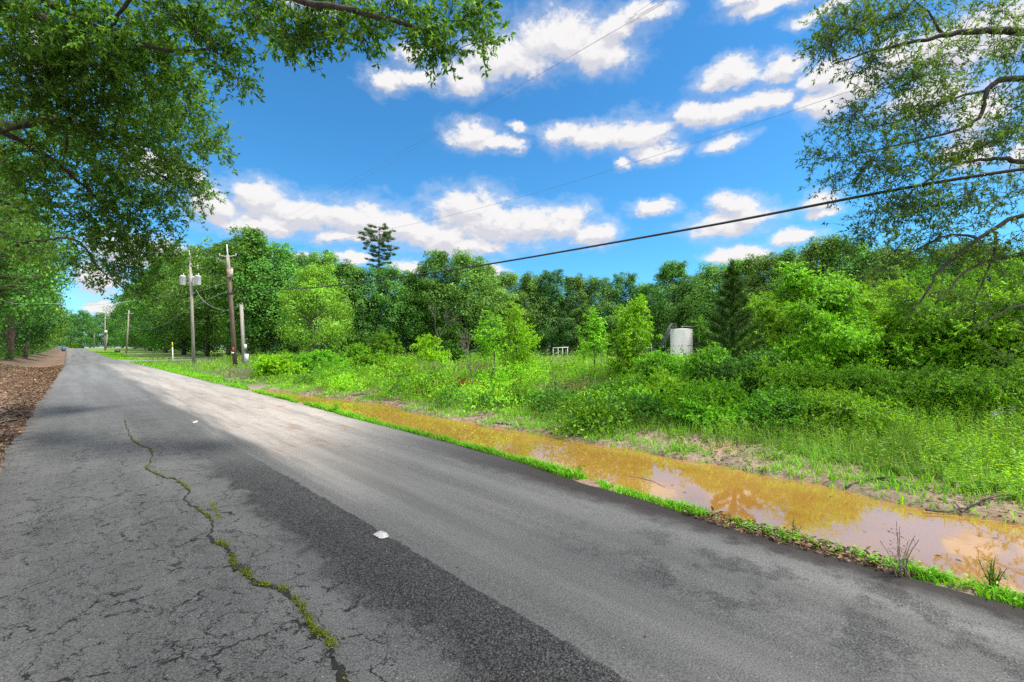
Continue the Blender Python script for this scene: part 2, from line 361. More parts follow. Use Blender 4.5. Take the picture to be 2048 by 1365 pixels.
def roadmat():
    m, t, o = newmat('patched_asphalt')
    pos, x, y, z = posn(t)
    nb = noise(t, pos, .7, 5, .6); nm = noise(t, pos, 3.1, 6, .65); nf = noise(t, pos, 90, 3, .7); ng = noise(t, pos, 30, 4, .75)
    st = vmth(t, 'MULTIPLY', pos, (2.2, .16, 1)).outputs[0]; streak = noise(t, st, 1.0, 5, .6)
    # seam between old (left) and new (right) courses
    seam = mth(t, 'ADD', 2.02, mth(t, 'MULTIPLY', mth(t, 'SUBTRACT', noise(t, pos, .9, 3), .5), .10))
    seam = mth(t, 'SUBTRACT', seam, smooth(t, y, 2, 30, 0, .25))
    dx = mth(t, 'ADD', mth(t, 'SUBTRACT', x, seam), mth(t, 'MULTIPLY', mth(t, 'SUBTRACT', noise(t, pos, 7, 6, .75), .5), .13))
    new = smooth(t, dx, -.012, .012)
    old = mixc(t, smooth(t, nb, .3, .7), (.060, .063, .063), (.090, .093, .092))
    old = mixc(t, smooth(t, nm, .5, .8, 0, .5), old, (.036, .034, .033))
    neu = mixc(t, smooth(t, streak, .35, .65), (.074, .076, .075), (.118, .120, .116))
    neu = mixc(t, smooth(t, nb, .35, .7, 0, .4), neu, (.082, .084, .084))
    # coarse dark chip band left of the seam
    wob = mth(t, 'MULTIPLY', mth(t, 'SUBTRACT', noise(t, pos, 1.6, 6, .7), .5), 1.1)
    bandl = mth(t, 'ADD', mth(t, 'ADD', dx, .75), wob)
    band = mth(t, 'MULTIPLY', smooth(t, bandl, .02, .24), smooth(t, y, 9.5, 6))
    blotch = mth(t, 'MULTIPLY', smooth(t, mth(t, 'ADD', nm, mth(t, 'MULTIPLY', wob, .25)), .47, .62), smooth(t, y, 3.6, 1.2))
    blotch = mth(t, 'MULTIPLY', blotch, mth(t, 'MULTIPLY', smooth(t, x, 2.7, 3.2), smooth(t, x, 4.6, 4.2)))
    coarse = mth(t, 'MAXIMUM', mth(t, 'MULTIPLY', band, mth(t, 'SUBTRACT', 1.0, new)), mth(t, 'MULTIPLY', blotch, .6))
    vo = nd(t, 'ShaderNodeTexVoronoi'); vo.inputs['Scale'].default_value = 75; t.links.new(pos, vo.inputs['Vector'])
    chip = mixc(t, smooth(t, vo.outputs['Color'], .45, .95), (.008, .0085, .010), (.062, .065, .068))
    c = mixc(t, new, old, neu)
    c = mixc(t, coarse, c, chip)
    # aggregate speckle
    c = mixc(t, smooth(t, nf, .4, .7, 0, .5), c, (.19, .19, .185))
    c = mixc(t, smooth(t, nf, .5, .3, 0, .6), c, (.014, .014, .016))
    vs = nd(t, 'ShaderNodeTexVoronoi'); vs.inputs['Scale'].default_value = 22; t.links.new(pos, vs.inputs['Vector'])
    c = mixc(t, smooth(t, vs.outputs['Distance'], .10, .06, 0, .55), c, (.42, .41, .38))
    # pale dried silt washed over the right lane
    edge = mth(t, 'ADD', x, mth(t, 'MULTIPLY', mth(t, 'SUBTRACT', streak, .5), 1.6))
    silt = mth(t, 'MULTIPLY', smooth(t, edge, 1.9, 2.7), mth(t, 'MULTIPLY', smooth(t, mth(t, 'ADD', y, mth(t, 'MULTIPLY', x, -1.2)), 1.0, 7), smooth(t, y, 80, 45)))
    silt = mth(t, 'MULTIPLY', silt, smooth(t, noise(t, st, 2.3, 7, .7), .3, .55, .55, 1))
    siltc = mixc(t, smooth(t, mth(t, 'ADD', mth(t, 'MULTIPLY', nm, .5), mth(t, 'MULTIPLY', nf, .5)), .38, .62), (.31, .275, .24), (.37, .335, .30))
    siltc = mixc(t, smooth(t, noise(t, vmth(t, 'MULTIPLY', pos, (1, .4, 1)).outputs[0], 1.7, 7, .7), .58, .66, 0, .8), siltc, (.30, .17, .10))
    c = mixc(t, mth(t, 'MULTIPLY', silt, .92), c, siltc)
    # far surface fades to paler grey
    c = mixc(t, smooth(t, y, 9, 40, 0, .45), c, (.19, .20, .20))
    # pale sand along left edge
    le = mth(t, 'ADD', x, mth(t, 'MULTIPLY', mth(t, 'SUBTRACT', nm, .5), 1.0))
    sand = mth(t, 'MULTIPLY', smooth(t, le, -.35, -.75), mth(t, 'MULTIPLY', smooth(t, y, 8, 12), smooth(t, nm, .42, .6)))
    c = mixc(t, mth(t, 'MULTIPLY', sand, .7), c, (.25, .215, .18))
    # right edge: shadow of grass and debris painted in; left: brown leaf-mould stain
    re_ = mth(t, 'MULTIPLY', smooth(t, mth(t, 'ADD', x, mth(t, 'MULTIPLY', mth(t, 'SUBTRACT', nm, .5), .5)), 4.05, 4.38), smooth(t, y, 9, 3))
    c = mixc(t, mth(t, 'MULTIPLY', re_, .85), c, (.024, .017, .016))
    ls = mth(t, 'MULTIPLY', smooth(t, le, -.2, -.7), smooth(t, y, 10, 4))
    c = mixc(t, mth(t, 'MULTIPLY', ls, .5), c, (.045, .035, .03))
    # crazing: two scales of cracks, only in patches of the old course
    wp = nd(t, 'ShaderNodeVectorMath'); wp.operation = 'ADD'; t.links.new(pos, wp.inputs[0])
    wn = vmth(t, 'MULTIPLY', vmth(t, 'SUBTRACT', noise(t, pos, 3.5, 5, .7, 0, 1), (.5, .5, .5)).outputs[0], (.42, .42, 0)).outputs[0]; t.links.new(wn, wp.inputs[1])
    cracks = None
    for sc, wd, lo, hi, sd_ in ((2.0, .012, .34, .44, 3.1), (5.5, .018, .40, .48, 7.7), (11.0, .028, .50, .57, 1.3)):
        mp = vmth(t, 'MULTIPLY', wp.outputs[0], (1.0, .62, 1)).outputs[0]
        v = nd(t, 'ShaderNodeTexVoronoi', feature='DISTANCE_TO_EDGE'); v.inputs['Scale'].default_value = sc; t.links.new(mp, v.inputs['Vector'])
        wvar = noise(t, pos, 6 + sc, 3); wdn = mth(t, 'MULTIPLY', smooth(t, wvar, .35, .7), wd)
        k = mth(t, 'LESS_THAN', v.outputs['Distance'], wdn)
        gm = noise(t, vmth(t, 'ADD', pos, (sd_, sd_, 0)).outputs[0], .75, 4, .6)
        k = mth(t, 'MULTIPLY', k, smooth(t, gm, lo, hi))
        cracks = k if cracks is None else mth(t, 'MAXIMUM', cracks, k)
    cracks = mth(t, 'MULTIPLY', cracks, mth(t, 'MULTIPLY', smooth(t, x, 1.9, 1.2), smooth(t, y, 16, 6)))
    c = mixc(t, mth(t, 'MULTIPLY', cracks, .9), c, (.004, .004, .004))
    track = smooth(t, noise(t, vmth(t, 'MULTIPLY', pos, (1.1, .05, 1)).outputs[0], 1.3, 4, .6), .35, .65, .86, 1.14)
    sc_ = nd(t, 'ShaderNodeVectorMath', operation='SCALE'); t.links.new(c, sc_.inputs[0]); t.links.new(track, sc_.inputs['Scale']); c = sc_.outputs[0]
    p = nd(t, 'ShaderNodeBsdfPrincipled'); t.links.new(c, p.inputs['Base Color']); p.inputs['Roughness'].default_value = .88
    p.inputs['Specular IOR Level'].default_value = .25
    bp = nd(t, 'ShaderNodeBump'); bp.inputs['Strength'].default_value = .75; bp.inputs['Distance'].default_value = .010
    hgt = mth(t, 'ADD', mth(t, 'ADD', nf, mth(t, 'MULTIPLY', mth(t, 'MULTIPLY', vo.outputs['Distance'], coarse), 2.2)), mth(t, 'MULTIPLY', cracks, -3.0))
    t.links.new(hgt, bp.inputs['Height']); t.links.new(bp.outputs[0], p.inputs['Normal'])
    t.links.new(p.outputs[0], o.inputs[0]); return m
def watermat():
    m, t, o = newmat('muddy_water')
    pos, x, y, z = posn(t)
    nb = noise(t, pos, .8, 4, .6)
    c = mixc(t, smooth(t, nb, .3, .7), (.27, .135, .026), (.32, .165, .04))
    sh = mth(t, 'MAXIMUM', smooth(t, x, 6.7, 7.5), 0.0)
    c = mixc(t, mth(t, 'MULTIPLY', sh, .35), c, (.32, .18, .06))
    p = nd(t, 'ShaderNodeBsdfPrincipled'); t.links.new(c, p.inputs['Base Color']); p.inputs['Roughness'].default_value = .02
    p.inputs['IOR'].default_value = 3.2
    bp = nd(t, 'ShaderNodeBump'); bp.inputs['Strength'].default_value = .05; bp.inputs['Distance'].default_value = .01
    t.links.new(noise(t, pos, 6, 3, .5), bp.inputs['Height']); t.links.new(bp.outputs[0], p.inputs['Normal'])
    t.links.new(p.outputs[0], o.inputs[0]); return m
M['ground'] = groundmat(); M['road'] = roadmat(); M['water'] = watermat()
M['gravel'] = solid('driveway_gravel', (.15, .15, .145), (.24, .235, .23), 3, .9, bump=.4)

# ---------------------------------------------------------------- terrain
def sstep(x, a, b):
    t = np.clip((x - a) / (b - a), 0, 1); return t * t * (3 - 2 * t)
def rise(y): return 1.6 * np.clip((np.asarray(y, float) - 110) / 150, 0, 1.15)
def edge(y): return np.interp(y, [-3, 1.8, 4.8, 12, 20, 30], [4.46, 4.50, 4.80, 4.95, 5.05, 4.95])
def bankx(y): return 7.38 + .25 * (1 - sstep(y, -1, 3)) + .35 * (vnoise(y, y * 0, .35, 3) - .5) * 2 + .15 * (vnoise(y, y * 0, 1.3, 4) - .5) * 2 - .8 * sstep(y, 12, 24)
def hgt(x, y):
    x = np.asarray(x, float); y = np.asarray(y, float)
    rough = (vnoise(x, y, 1.1, 1) - .5) * .05 + (vnoise(x, y, 4, 2) - .5) * .025
    bx = bankx(y)
    dend = sstep(y, 21.5, 25.5)                                    # ditch runs out
    w1 = sstep(x, edge(y) + .12, edge(y) + .46) * (1 - sstep(x, bx - .25, bx + .25))
    shelf = -.13 + .10 * sstep(x, bx + .2, bx + 1.3) + .22 * sstep(x, 9.6, 14)
    zr = -.028 * (1 - sstep(x, edge(y) - .02, edge(y) + .18)) + sstep(x, edge(y) + .15, bx) * shelf * (1 - dend * .6)
    zr = zr - w1 * .30 * (1 - dend)
    lf = sstep(-x, .78, 1.0)
    zl = lf * (.0) - .38 * sstep(-x, 1.2, 2.0) * (1 - sstep(-x, 2.6, 4.2)) * (.6 + .4 * vnoise(x, y, .12, 9)) * (1 - .6 * sstep(y, 30, 60)) + .45 * sstep(-x, 3.4, 6)
    z = np.where(x > 0, zr, -.028 * (1 - lf) + zl)
    rw = sstep(np.maximum(x - edge(y), -.85 - x), .1, .8)
    z = z + rough * rw
    return z + rise(y)
xs = np.unique(np.concatenate([np.linspace(-900, -60, 12), np.linspace(-60, -8, 27), np.arange(-8, -1.5, .16), np.arange(-1.5, -.6, .05), np.linspace(-.6, 4.2, 8), np.arange(4.25, 5.6, .05), np.arange(5.6, 9.5, .08), np.arange(9.5, 20, .4), np.linspace(20, 120, 41), np.linspace(120, 900, 12)]))
ys = np.unique(np.concatenate([np.linspace(-900, -40, 10), np.linspace(-40, -6, 12), np.arange(-6, 30, .12), np.arange(30, 70, .5), np.linspace(70, 400, 80), np.linspace(400, 1500, 12)]))
XX, YY = np.meshgrid(xs, ys); V = np.stack([XX, YY, hgt(XX, YY)], -1).reshape(-1, 3)
ny, nx = XX.shape; i = np.arange(ny - 1)[:, None] * nx; j = np.arange(nx - 1)[None]
Q = np.stack([i + j, i + j + 1, i + nx + j + 1, i + nx + j], -1).reshape(-1, 4)
tag(link('ground', npmesh('ground', V, Q, M['ground'], True)), kind='structure')

# road: one sheet with ragged edges and a low skirt
ys = np.unique(np.concatenate([np.arange(-40, 30, .1), np.arange(30, 100, .5), np.arange(100, 700, 5)]))
bend = lambda y: -.010 * np.maximum(y - 60, 0) * 1.0 * (y > 60)
le = -.80 + .07 * (vnoise(ys, ys * 0, .9, 11) - .5) * 2 + .04 * (vnoise(ys, ys * 0, 4, 12) - .5) * 2
re = edge(ys) + .05 * (vnoise(ys, ys * 0, .8, 13) - .5) * 2 + .02 * (vnoise(ys, ys * 0, 4, 14) - .5) * 2
cols = [(0, -.06), (0, 0)] + [(f, 0) for f in np.linspace(.08, .92, 8)] + [(1, 0), (1, -.06)]
V = []
for f, dz in cols:
    x = le + (re - le) * f + bend(ys); crown = .035 * (1 - (2 * f - 1) ** 2)
    V.append(np.stack([x, ys, np.full_like(ys, dz) + crown + .002 + rise(ys)], 1))
V = np.stack(V, 1); m_, n_ = V.shape[:2]; i = np.arange(m_ - 1)[:, None] * n_; j = np.arange(n_ - 1)[None]
Q = np.stack([i + j, i + j + 1, i + n_ + j + 1, i + n_ + j], -1).reshape(-1, 4)
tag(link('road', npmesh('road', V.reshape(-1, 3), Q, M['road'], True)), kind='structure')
def roadz(x): f = np.clip((np.asarray(x) + .8) / 5.4, 0, 1); return .035 * (1 - (2 * f - 1) ** 2) + .002

# driveway that leaves the road on the right
dp = spline([(4.4, 82), (9, 82.5), (16, 86), (30, 89), (60, 88)], 40); nrm2 = np.array([[-.0, 1.]])
hw = np.interp(np.arange(40), [0, 8, 39], [11, 4.5, 3.2])[:, None]
a_, b_ = dp - nrm2 * hw, dp + nrm2 * hw
V = []
for k in range(7):
    q = a_ + (b_ - a_) * k / 6; V.append(np.column_stack([q, hgt(q[:, 0], q[:, 1]) + .035]))
V = np.stack(V, 1); m_, n_ = V.shape[:2]; i = np.arange(m_ - 1)[:, None] * n_; j = np.arange(n_ - 1)[None]
tag(link('driveway', npmesh('driveway', V.reshape(-1, 3), np.stack([i + j, i + n_ + j, i + n_ + j + 1, i + j + 1], -1).reshape(-1, 4), M['gravel'], True)), kind='structure')

WZ = -.20
tag(link('water', npmesh('water', [[4.55, -30, WZ], [8.9, -30, WZ], [8.9, 25.5, WZ], [4.55, 25.5, WZ]], [[0, 1, 2, 3]], M['water'])), kind='structure')

# ---------------------------------------------------------------- trees
def guided(base, trunk, limbs, blobs, rng, leaf=(.11, .05), twigs=5, per=13, twl=.45, leafmat_=None, bark=None, spray='oak', droop=0.0, tipr=.006, name='tree', **tg):
    """a tree whose limbs are given; each blob (centre, radii, number of tips) is reached by branches that fork off the nearest limb"""
    wood = MB(); lf = MB(); tw = MB(); base = np.asarray(base, float)
    nodes = []; nrad = []
    for pts, r0, r1 in [trunk] + limbs:
        n = max(6, int(np.linalg.norm(np.diff(np.asarray(pts, float), axis=0), axis=1).sum() / .25))
        q = spline(pts, n); q[1:-1] += (rng.random((n - 2, 3)) - .5) * .05
        rr = np.linspace(r0, r1, n); wood.tube(q, rr, 8 if r0 > .05 else 6); nodes.append(q[2:]); nrad.append(rr[2:])
    nodes = list(np.vstack(nodes)); nrad = list(np.concatenate(nrad))
    tips = []
    for c, rad, n in blobs:
        d = rnd_dirs(rng, n) * (rng.random((n, 1)) ** .45); tips.append(np.asarray(c) + d * np.asarray(rad))
    tips = np.vstack(tips)
    A = np.array(nodes); d0 = np.array([np.min(((A - t) ** 2).sum(1)) for t in tips]); tips = tips[np.argsort(d0)]
    NA = np.zeros((len(nodes) + len(tips) * 5, 3)); NR = np.zeros(len(NA)); cnt = len(nodes); NA[:cnt] = nodes; NR[:cnt] = nrad
    C, AX, NM, LL = [], [], [], []
    for t in tips:
        dd = ((NA[:cnt] - t) ** 2).sum(1); k = int(np.argmin(dd)); p = NA[k]; dist = math.sqrt(dd[k])
        r0 = min(NR[k] * .6, .006 + .009 * dist); r0 = max(r0, tipr)
        mid = (p + t) / 2 + (rng.random(3) - .5) * .22 * dist + np.array([0, 0, .08 * dist])
        q = spline([p, mid, t], 6); rr = np.linspace(r0, tipr * .8, 6)
        wood.tube(q, rr, 4, cap=False)
        NA[cnt:cnt + 5] = q[1:]; NR[cnt:cnt + 5] = rr[1:]; cnt += 5
        out = unit(t - p + 1e-6)
        for s in range(twigs):
            dv = unit(out * .7 + rng.normal(size=3) * .8 + np.array([0, 0, .1 - droop])); ln = twl * (.5 + rng.random() * .8)
            e = t + dv * ln + np.array([0, 0, -droop * ln * .6]); m2 = (t + e) / 2 + np.array([0, 0, .05 * ln])
            tw.tube(spline([t, m2, e], 3), [tipr * .7, tipr * .5, tipr * .3], 3, cap=False)
            f = rng.random(per) * .85 + .15; f[: per // 3] = 1
            cc = t + (e - t) * f[:, None]
            C.append(cc)
            if spray == 'frond':
                sd_ = unit(np.cross(dv, [0, 0, 1.])); sg = np.where(np.arange(per) % 2, 1, -1)[:, None]
                AX.append(sd_ * sg + dv * .45 + np.array([0, 0, -.35]) + rng.normal(size=(per, 3)) * .12)
                NM.append(np.array([0, 0, 1.]) + rng.normal(size=(per, 3)) * .3)
            else:
                AX.append(dv * .7 + rng.normal(size=(per, 3)) * .75 + np.array([0, 0, -droop]))
                NM.append(np.array([0, 0, .9]) + rng.normal(size=(per, 3)) * .75)
            LL.append(leaf[0] * (.6 + .7 * rng.random(per)))
    C, AX, NM, LL = map(np.concatenate, (C, AX, NM, LL))
    leaves(lf, C, AX, NM, LL, LL * leaf[1] / leaf[0])
    root = empty(name, base, **tg)
    for mb, nm, mt in ((wood, 'trunk', bark), (lf, 'crown', leafmat_)):
        if nm == 'trunk': mb.v += tw.v; mb.f += [f + mb.n for f in tw.f]
        mb.v = [v - base for v in mb.v]
        mb.obj(nm, mt, root, nm == 'trunk')
    return root

rng = np.random.default_rng(7)
def pxblob(u, v, Z, ru, rv, n, dz=1.3): return (P(u, v, Z), (max(ru, rv) * Z / F * .5 + ru * Z / F * .5, max(ru, rv) * Z / F * .5 + ru * Z / F * .5, rv * Z / F), n)
def pl(*a): return [P(*q) for q in a]
# --- big oak on the left verge, trunk just outside the frame
tb = np.array([-4.6, 8.6, .3])
LB = [(60,60,8,120,80,50),(220,60,8,120,70,52),(90,170,8.5,130,80,60),(250,170,9,120,70,52),(70,290,10,110,80,60),(220,280,10,120,75,60),(330,260,11,80,60,40),(425,290,11,35,28,11),(340,345,11,80,35,30),
 (120,390,11,120,60,50),(270,400,11.5,110,50,44),(385,385,12,40,28,14),(50,470,13,70,45,24),(190,470,12,120,50,44),(300,480,12,60,40,20),(285,590,12,26,22,7),(225,550,12,60,32,16),(300,555,12,20,20,5),(340,520,12,40,16,8),
 (380,40,8,70,45,28),(430,100,8,45,30,16),(478,160,8,14,16,4),(530,40,8,80,35,26),(590,75,7.6,45,25,14),(650,25,7.5,70,28,20),(715,45,7.2,35,32,12),(780,10,7,60,20,13),(855,60,7,45,28,14),(895,105,7,20,22,7),(925,25,7,45,25,12),(968,75,7,14,20,4),(350,150,9,55,50,22),(380,215,10,35,20,8),(120,520,13,70,25,14)]
blobs = [pxblob(*b[:5], int(b[5] * (1.35 if b[0] < 330 else 1.05))) for b in LB]
blobs += [((-3.5, 3, 8), (2.8, 3, 1.2), 90), ((-1.0, 0, 8.6), (2.8, 2.8, 1.1), 90), ((-6, 8, 8.5), (3, 4, 2), 60), ((-4, -3, 8.2), (3, 2.5, 1.2), 55)]
limbs = [([tb + [0, 0, 4.0], P(-90, -20, 6.5), *pl((0, 5, 8), (90, 40, 8), (190, 130, 8.5), (270, 170, 9))], .15, .05),
 ([tb + [0, 0, 3.4], P(-120, 270, 7.5), *pl((0, 258, 9), (110, 240, 9.5), (170, 255, 10), (300, 340, 11), (400, 395, 12))], .13, .02),
 ([P(0, 262, 9), *pl((60, 292, 9.6), (120, 330, 10), (200, 400, 11), (300, 470, 12))], .06, .012),
 ([tb + [0, 0, 3.0], P(-100, 395, 10), *pl((0, 402, 11), (60, 428, 12), (120, 452, 12))], .08, .015),
 ([tb + [0, 0, 4.8], P(-60, -120, 6.4), *pl((60, -20, 7.2), (200, 60, 8), (330, 100, 8), (420, 100, 8))], .10, .02),
 ([tb + [0, 0, 5.5], P(100, -260, 5.5), *pl((300, -110, 6.5), (520, -20, 7), (700, 20, 7), (850, 60, 7), (895, 108, 7))], .10, .012),
 ([P(300, -110, 6.5), *pl((260, 0, 7.4), (215, 60, 8))], .05, .02),
 ([P(95, 245, 9.4), *pl((130, 260, 9.6), (135, 300, 10), (120, 340, 10))], .04, .012),
 ([tb + [0, 0, 2.8], P(-60, 520, 12), *pl((0, 500, 13), (60, 485, 13), (150, 480, 12), (200, 540, 12), (260, 585, 12))], .07, .01),
 ([tb + [0, 0, 5.8], np.array([-4, 5, 7.3]), np.array([-2.5, 2, 8]), np.array([-.5, -.5, 8.4])], .12, .03),
 ([tb + [0, 0, 5.8], np.array([-5, 2, 7.5]), np.array([-4.5, -3, 8])], .10, .03)]
guided(tb, ([tb - [0, 0, .5], tb + [.1, 0, 2], tb + [0, .1, 4.5], tb + [.1, .3, 8]], .34, .14), limbs, blobs, rng, leaf=(.104, .038), twigs=5, per=15, twl=.42,
       leafmat_=M['oak'], bark=M['bark'], name='oak_tree', label='large dark oak overhanging the road at upper left', cat='tree')
# --- willow oak on the right bank
tb = np.array([15.2, -2.6, 0.])
RB = [(1700,50,10,60,35,15),(1655,95,10,30,20,6),(1780,35,10,50,32,12),(1740,120,10,60,22,11),(1850,40,10,50,40,10),(1900,110,10,60,30,11),(1960,30,10,50,35,10),(2030,90,10,40,50,12),(1820,170,10,60,25,11),(1900,190,10,50,30,9),(2020,190,10,40,40,9),
 (1760,245,10,60,30,14),(1690,240,10,25,18,4),(1840,235,10,60,30,12),(1920,290,10,70,35,14),(1650,310,10,25,14,4),(1720,340,10,50,22,9),(1800,330,10,60,30,12),(2010,290,10,50,40,13),(1780,415,10,45,28,10),(1735,460,10,20,25,5),(1850,400,10,70,40,18),(1960,390,10,80,45,16),
 (1900,480,10,80,40,12),(1820,510,10,50,28,5),(2010,500,10,50,50,9),(1960,600,9.5,60,40,6),(1850,590,9.5,50,40,4),(1720,300,10,50,20,7),(1670,350,10,20,12,2),(1740,540,9.5,30,30,3),(2020,680,9,40,50,4),(1680,70,10,50,30,8),(1760,180,10,25,12,3)]
blobs = [pxblob(*b[:5], int(b[5] * 1.35)) for b in RB]
blobs += [((9, 1.5, 10.2), (2.8, 2.8, .9), 42), ((6, -1.5, 9.8), (3, 3, 1), 95), ((4, -4.0, 8.8), (3.5, 3, 1), 110), ((2.8, 0.4, 9.6), (2.3, 2.3, .7), 60)]
limbs = [([tb + [0, 0, 6.5], P(2300, 90, 9.5), *pl((2048, 65, 10), (1960, 62, 10), (1890, 72, 10), (1840, 82, 10), (1740, 105, 10), (1665, 130, 10))], .11, .010),
 ([P(1890, 72, 10), *pl((1872, 50, 10), (1850, 20, 10), (1820, -10, 10))], .04, .01),
 ([tb + [0, 0, 5.8], P(2300, 185, 9.5), *pl((2048, 158, 10), (1990, 166, 10), (1970, 190, 10), (1960, 235, 10), (1900, 265, 10), (1800, 288, 10), (1700, 312, 10))], .085, .010),
 ([P(1975, 180, 10), *pl((1900, 200, 10), (1800, 240, 10), (1730, 260, 10))], .03, .01),
 ([tb + [0, 0, 5.0], P(2300, 340, 9.5), *pl((2048, 322, 10), (1990, 318, 10), (1900, 335, 10), (1780, 415, 10))], .08, .012),
 ([tb + [0, 0, 4.4], P(2300, 400, 9.5), *pl((2048, 432, 10), (1960, 478, 10), (1880, 540, 10), (1850, 590, 10), (1800, 650, 9.8))], .07, .010),
 ([P(1960, 478, 10), *pl((1900, 470, 10), (1830, 500, 10), (1790, 530, 10))], .03, .01),
 ([P(1990, 463, 10), *pl((1985, 520, 10), (1955, 590, 10), (1945, 650, 10))], .03, .008),
 ([tb + [0, 0, 3.9], P(2300, 490, 9.5), *pl((2048, 508, 10), (1945, 535, 10), (1900, 575, 9.8), (1870, 610, 9.8))], .06, .01),
 ([tb + [0, 0, 3.2], P(2250, 590, 9.2), *pl((2048, 612, 9.5), (1985, 635, 9.5), (1940, 668, 9.5))], .05, .01),
 ([tb + [0, 0, 7.2], np.array([12, -3.5, 8.6]), np.array([8, -3, 9.4]), np.array([4, -3, 9.2]), np.array([1.5, -1, 9.2])], .13, .03),
 ([tb + [0, 0, 7], np.array([12.5, -.5, 9]), np.array([9, 1.0, 10.0]), np.array([6, .8, 10])], .1, .03)]
guided(tb, ([tb - [0, 0, .5], tb + [-.1, 0, 2], tb + [-.2, .1, 5], tb + [-.2, .1, 9]], .30, .12), limbs, blobs, rng, leaf=(.095, .026), twigs=6, per=15, twl=.5,
       leafmat_=M['willow'], bark=M['bark'], name='willow_oak', label='airy small-leaved tree reaching over the ditch at upper right', cat='tree', droop=.12)

# --- woodland tree models (each has its own trunk and crown meshes, copied below)
def wood_tree(seed, H, rad, low, nl, per, leaf, mat, bark, conic=.0, sparse=1.0):
    r = np.random.default_rng(seed); wood = MB(); lf = MB()
    tr = spline([(0, 0, -.6), (.1, .05, H * .3), (-.15, .1, H * .6), (.05, 0, H * .9)], 14); wood.tube(tr, np.linspace(.02 * H, .03, 14), 8)
    cz = (H + low) / 2; rz = (H - low) / 2
    for k in range(nl):
        h = r.random() ** .8; z = low + h * (H - low)
        prof = math.sin(min(1, (h + .12) * 1.0) * math.pi * .86 + .25) ** .6 if conic == 0 else (1.05 - h) ** .8
        th = r.random() * 6.283; d = rad * prof * (.35 + .65 * r.random() ** .5) * (.75 + .5 * r.random())
        c = np.array([math.cos(th) * d, math.sin(th) * d, z]); lr = rad * (.16 + .15 * r.random()) * (1 - .3 * h)
        if k % 7 == 0:                     # sprigs that break the outline
            z = low + (H * 1.05 - low) * (.45 + .55 * r.random()); d = rad * (.55 + .5 * r.random()) * (1.25 - .75 * z / H); c = np.array([math.cos(th) * d, math.sin(th) * d, z]); lr = rad * (.06 + .08 * r.random())
        if r.random() < .55:
            s = np.array([0, 0, max(.5, z - d * .7)]); wood.tube(spline([s, (s + c) / 2 + [0, 0, -.2], c], 5), np.linspace(.05, .012, 5), 4, cap=False)
        n = int(per * sparse * (.7 + .6 * r.random()) * (.45 if k % 7 == 0 else 1))
        dv = rnd_dirs(r, n); dv[:, 2] = np.where(dv[:, 2] < -.65, -dv[:, 2], dv[:, 2])
        rr = lr * (.45 + .65 * r.random((n, 1)) ** .7); pts = c + (dv * rr + r.normal(size=(n, 3)) * lr * .16) * np.array([1.1, 1.1, .75 + .6 * r.random()])
        out = unit(pts - np.array([0, 0, cz - rz * .3])) * .5 + dv * .6
        nm = out + rnd_dirs(r, n) * .55 + np.array([0, 0, .15])
        ax = np.cross(nm, rnd_dirs(r, n)) + np.array([0, 0, -.25]); L_ = leaf * (.55 + .9 * r.random(n))
        leaves(lf, pts, ax, nm, L_, L_ * .6, .12)
    return wood.mesh('trunk', bark, True), lf.mesh('crown', mat)
def pine_tree(seed, H, rad, low, nb, mat, bark, leaf=.42, per=26, dome=False):
    r = np.random.default_rng(seed); wood = MB(); lf = MB()
    tr = spline([(0, 0, -.6), (.1, -.1, H * .4), (-.1, .1, H * .75), (0, 0, H)], 16); wood.tube(tr, np.linspace(.015 * H, .03, 16), 8)
    for k in range(nb):
        h = (k + r.random()) / nb; z = low + h * (H - low); th = k * 2.4 + r.random(); ln = rad * (np.interp(h, [0, .25, .55, .8, .93, 1], [.35, .6, .95, 1.0, .85, .6]) if dome else 1.05 - h ** 1.6 * .75) * (.6 + .5 * r.random())
        e = np.array([math.cos(th) * ln, math.sin(th) * ln, z + ln * (.12 if dome else .05 + .35 * h)]); s = np.array([0, 0, z])
        q = spline([s, (s + e) / 2 + [0, 0, -.1 * ln], e], 6); wood.tube(q, np.linspace(.06, .012, 6), 4, cap=False)
        nt_ = max(3, int(ln * 3.2))
        for m_ in range(nt_):
            f = .35 + .65 * r.random(); c = q[int(f * 5)] + rnd_dirs(r, 1)[0] * np.array([.55, .55, .25]) * (ln * .22)
            n = per; dv = rnd_dirs(r, n); dv[:, 2] = np.abs(dv[:, 2]) * .8 - .1
            cc = c + rnd_dirs(r, n) * np.array([.35, .35, .18]) * (.5 + .5 * r.random())
            leaves(lf, cc, dv, rnd_dirs(r, n), leaf * (.6 + .6 * r.random(n)), leaf * .16, .05)
    return wood.mesh('trunk', bark, True), lf.mesh('crown', mat)
BR = [wood_tree(11, 16, 4.6, 1.6, 225, 112, .25, M['forest'], M['bark_grey']), wood_tree(12, 16, 4.0, 1.2, 215, 112, .25, M['forest'], M['bark_grey']),
      wood_tree(13, 16, 5.2, 2.2, 230, 112, .26, M['forest'], M['bark']), wood_tree(14, 16, 4.4, 1.0, 215, 112, .24, M['forest_dark'], M['bark'])]
LT = [wood_tree(15, 12, 4.6, 1.8, 200, 120, .22, M['pale'], M['bark_grey']), wood_tree(16, 16, 3.8, 1.4, 170, 110, .24, M['forest_light'], M['bark_grey'])]
PN = [pine_tree(21, 20, 3.4, 6, 46, M['pine'], M['pinebark']), pine_tree(22, 20, 3.0, 5, 48, M['pine'], M['pinebark'])]
TALL = pine_tree(23, 29, 5.0, 17, 46, M['pine'], M['pinebark'], leaf=.42, per=44, dome=True)
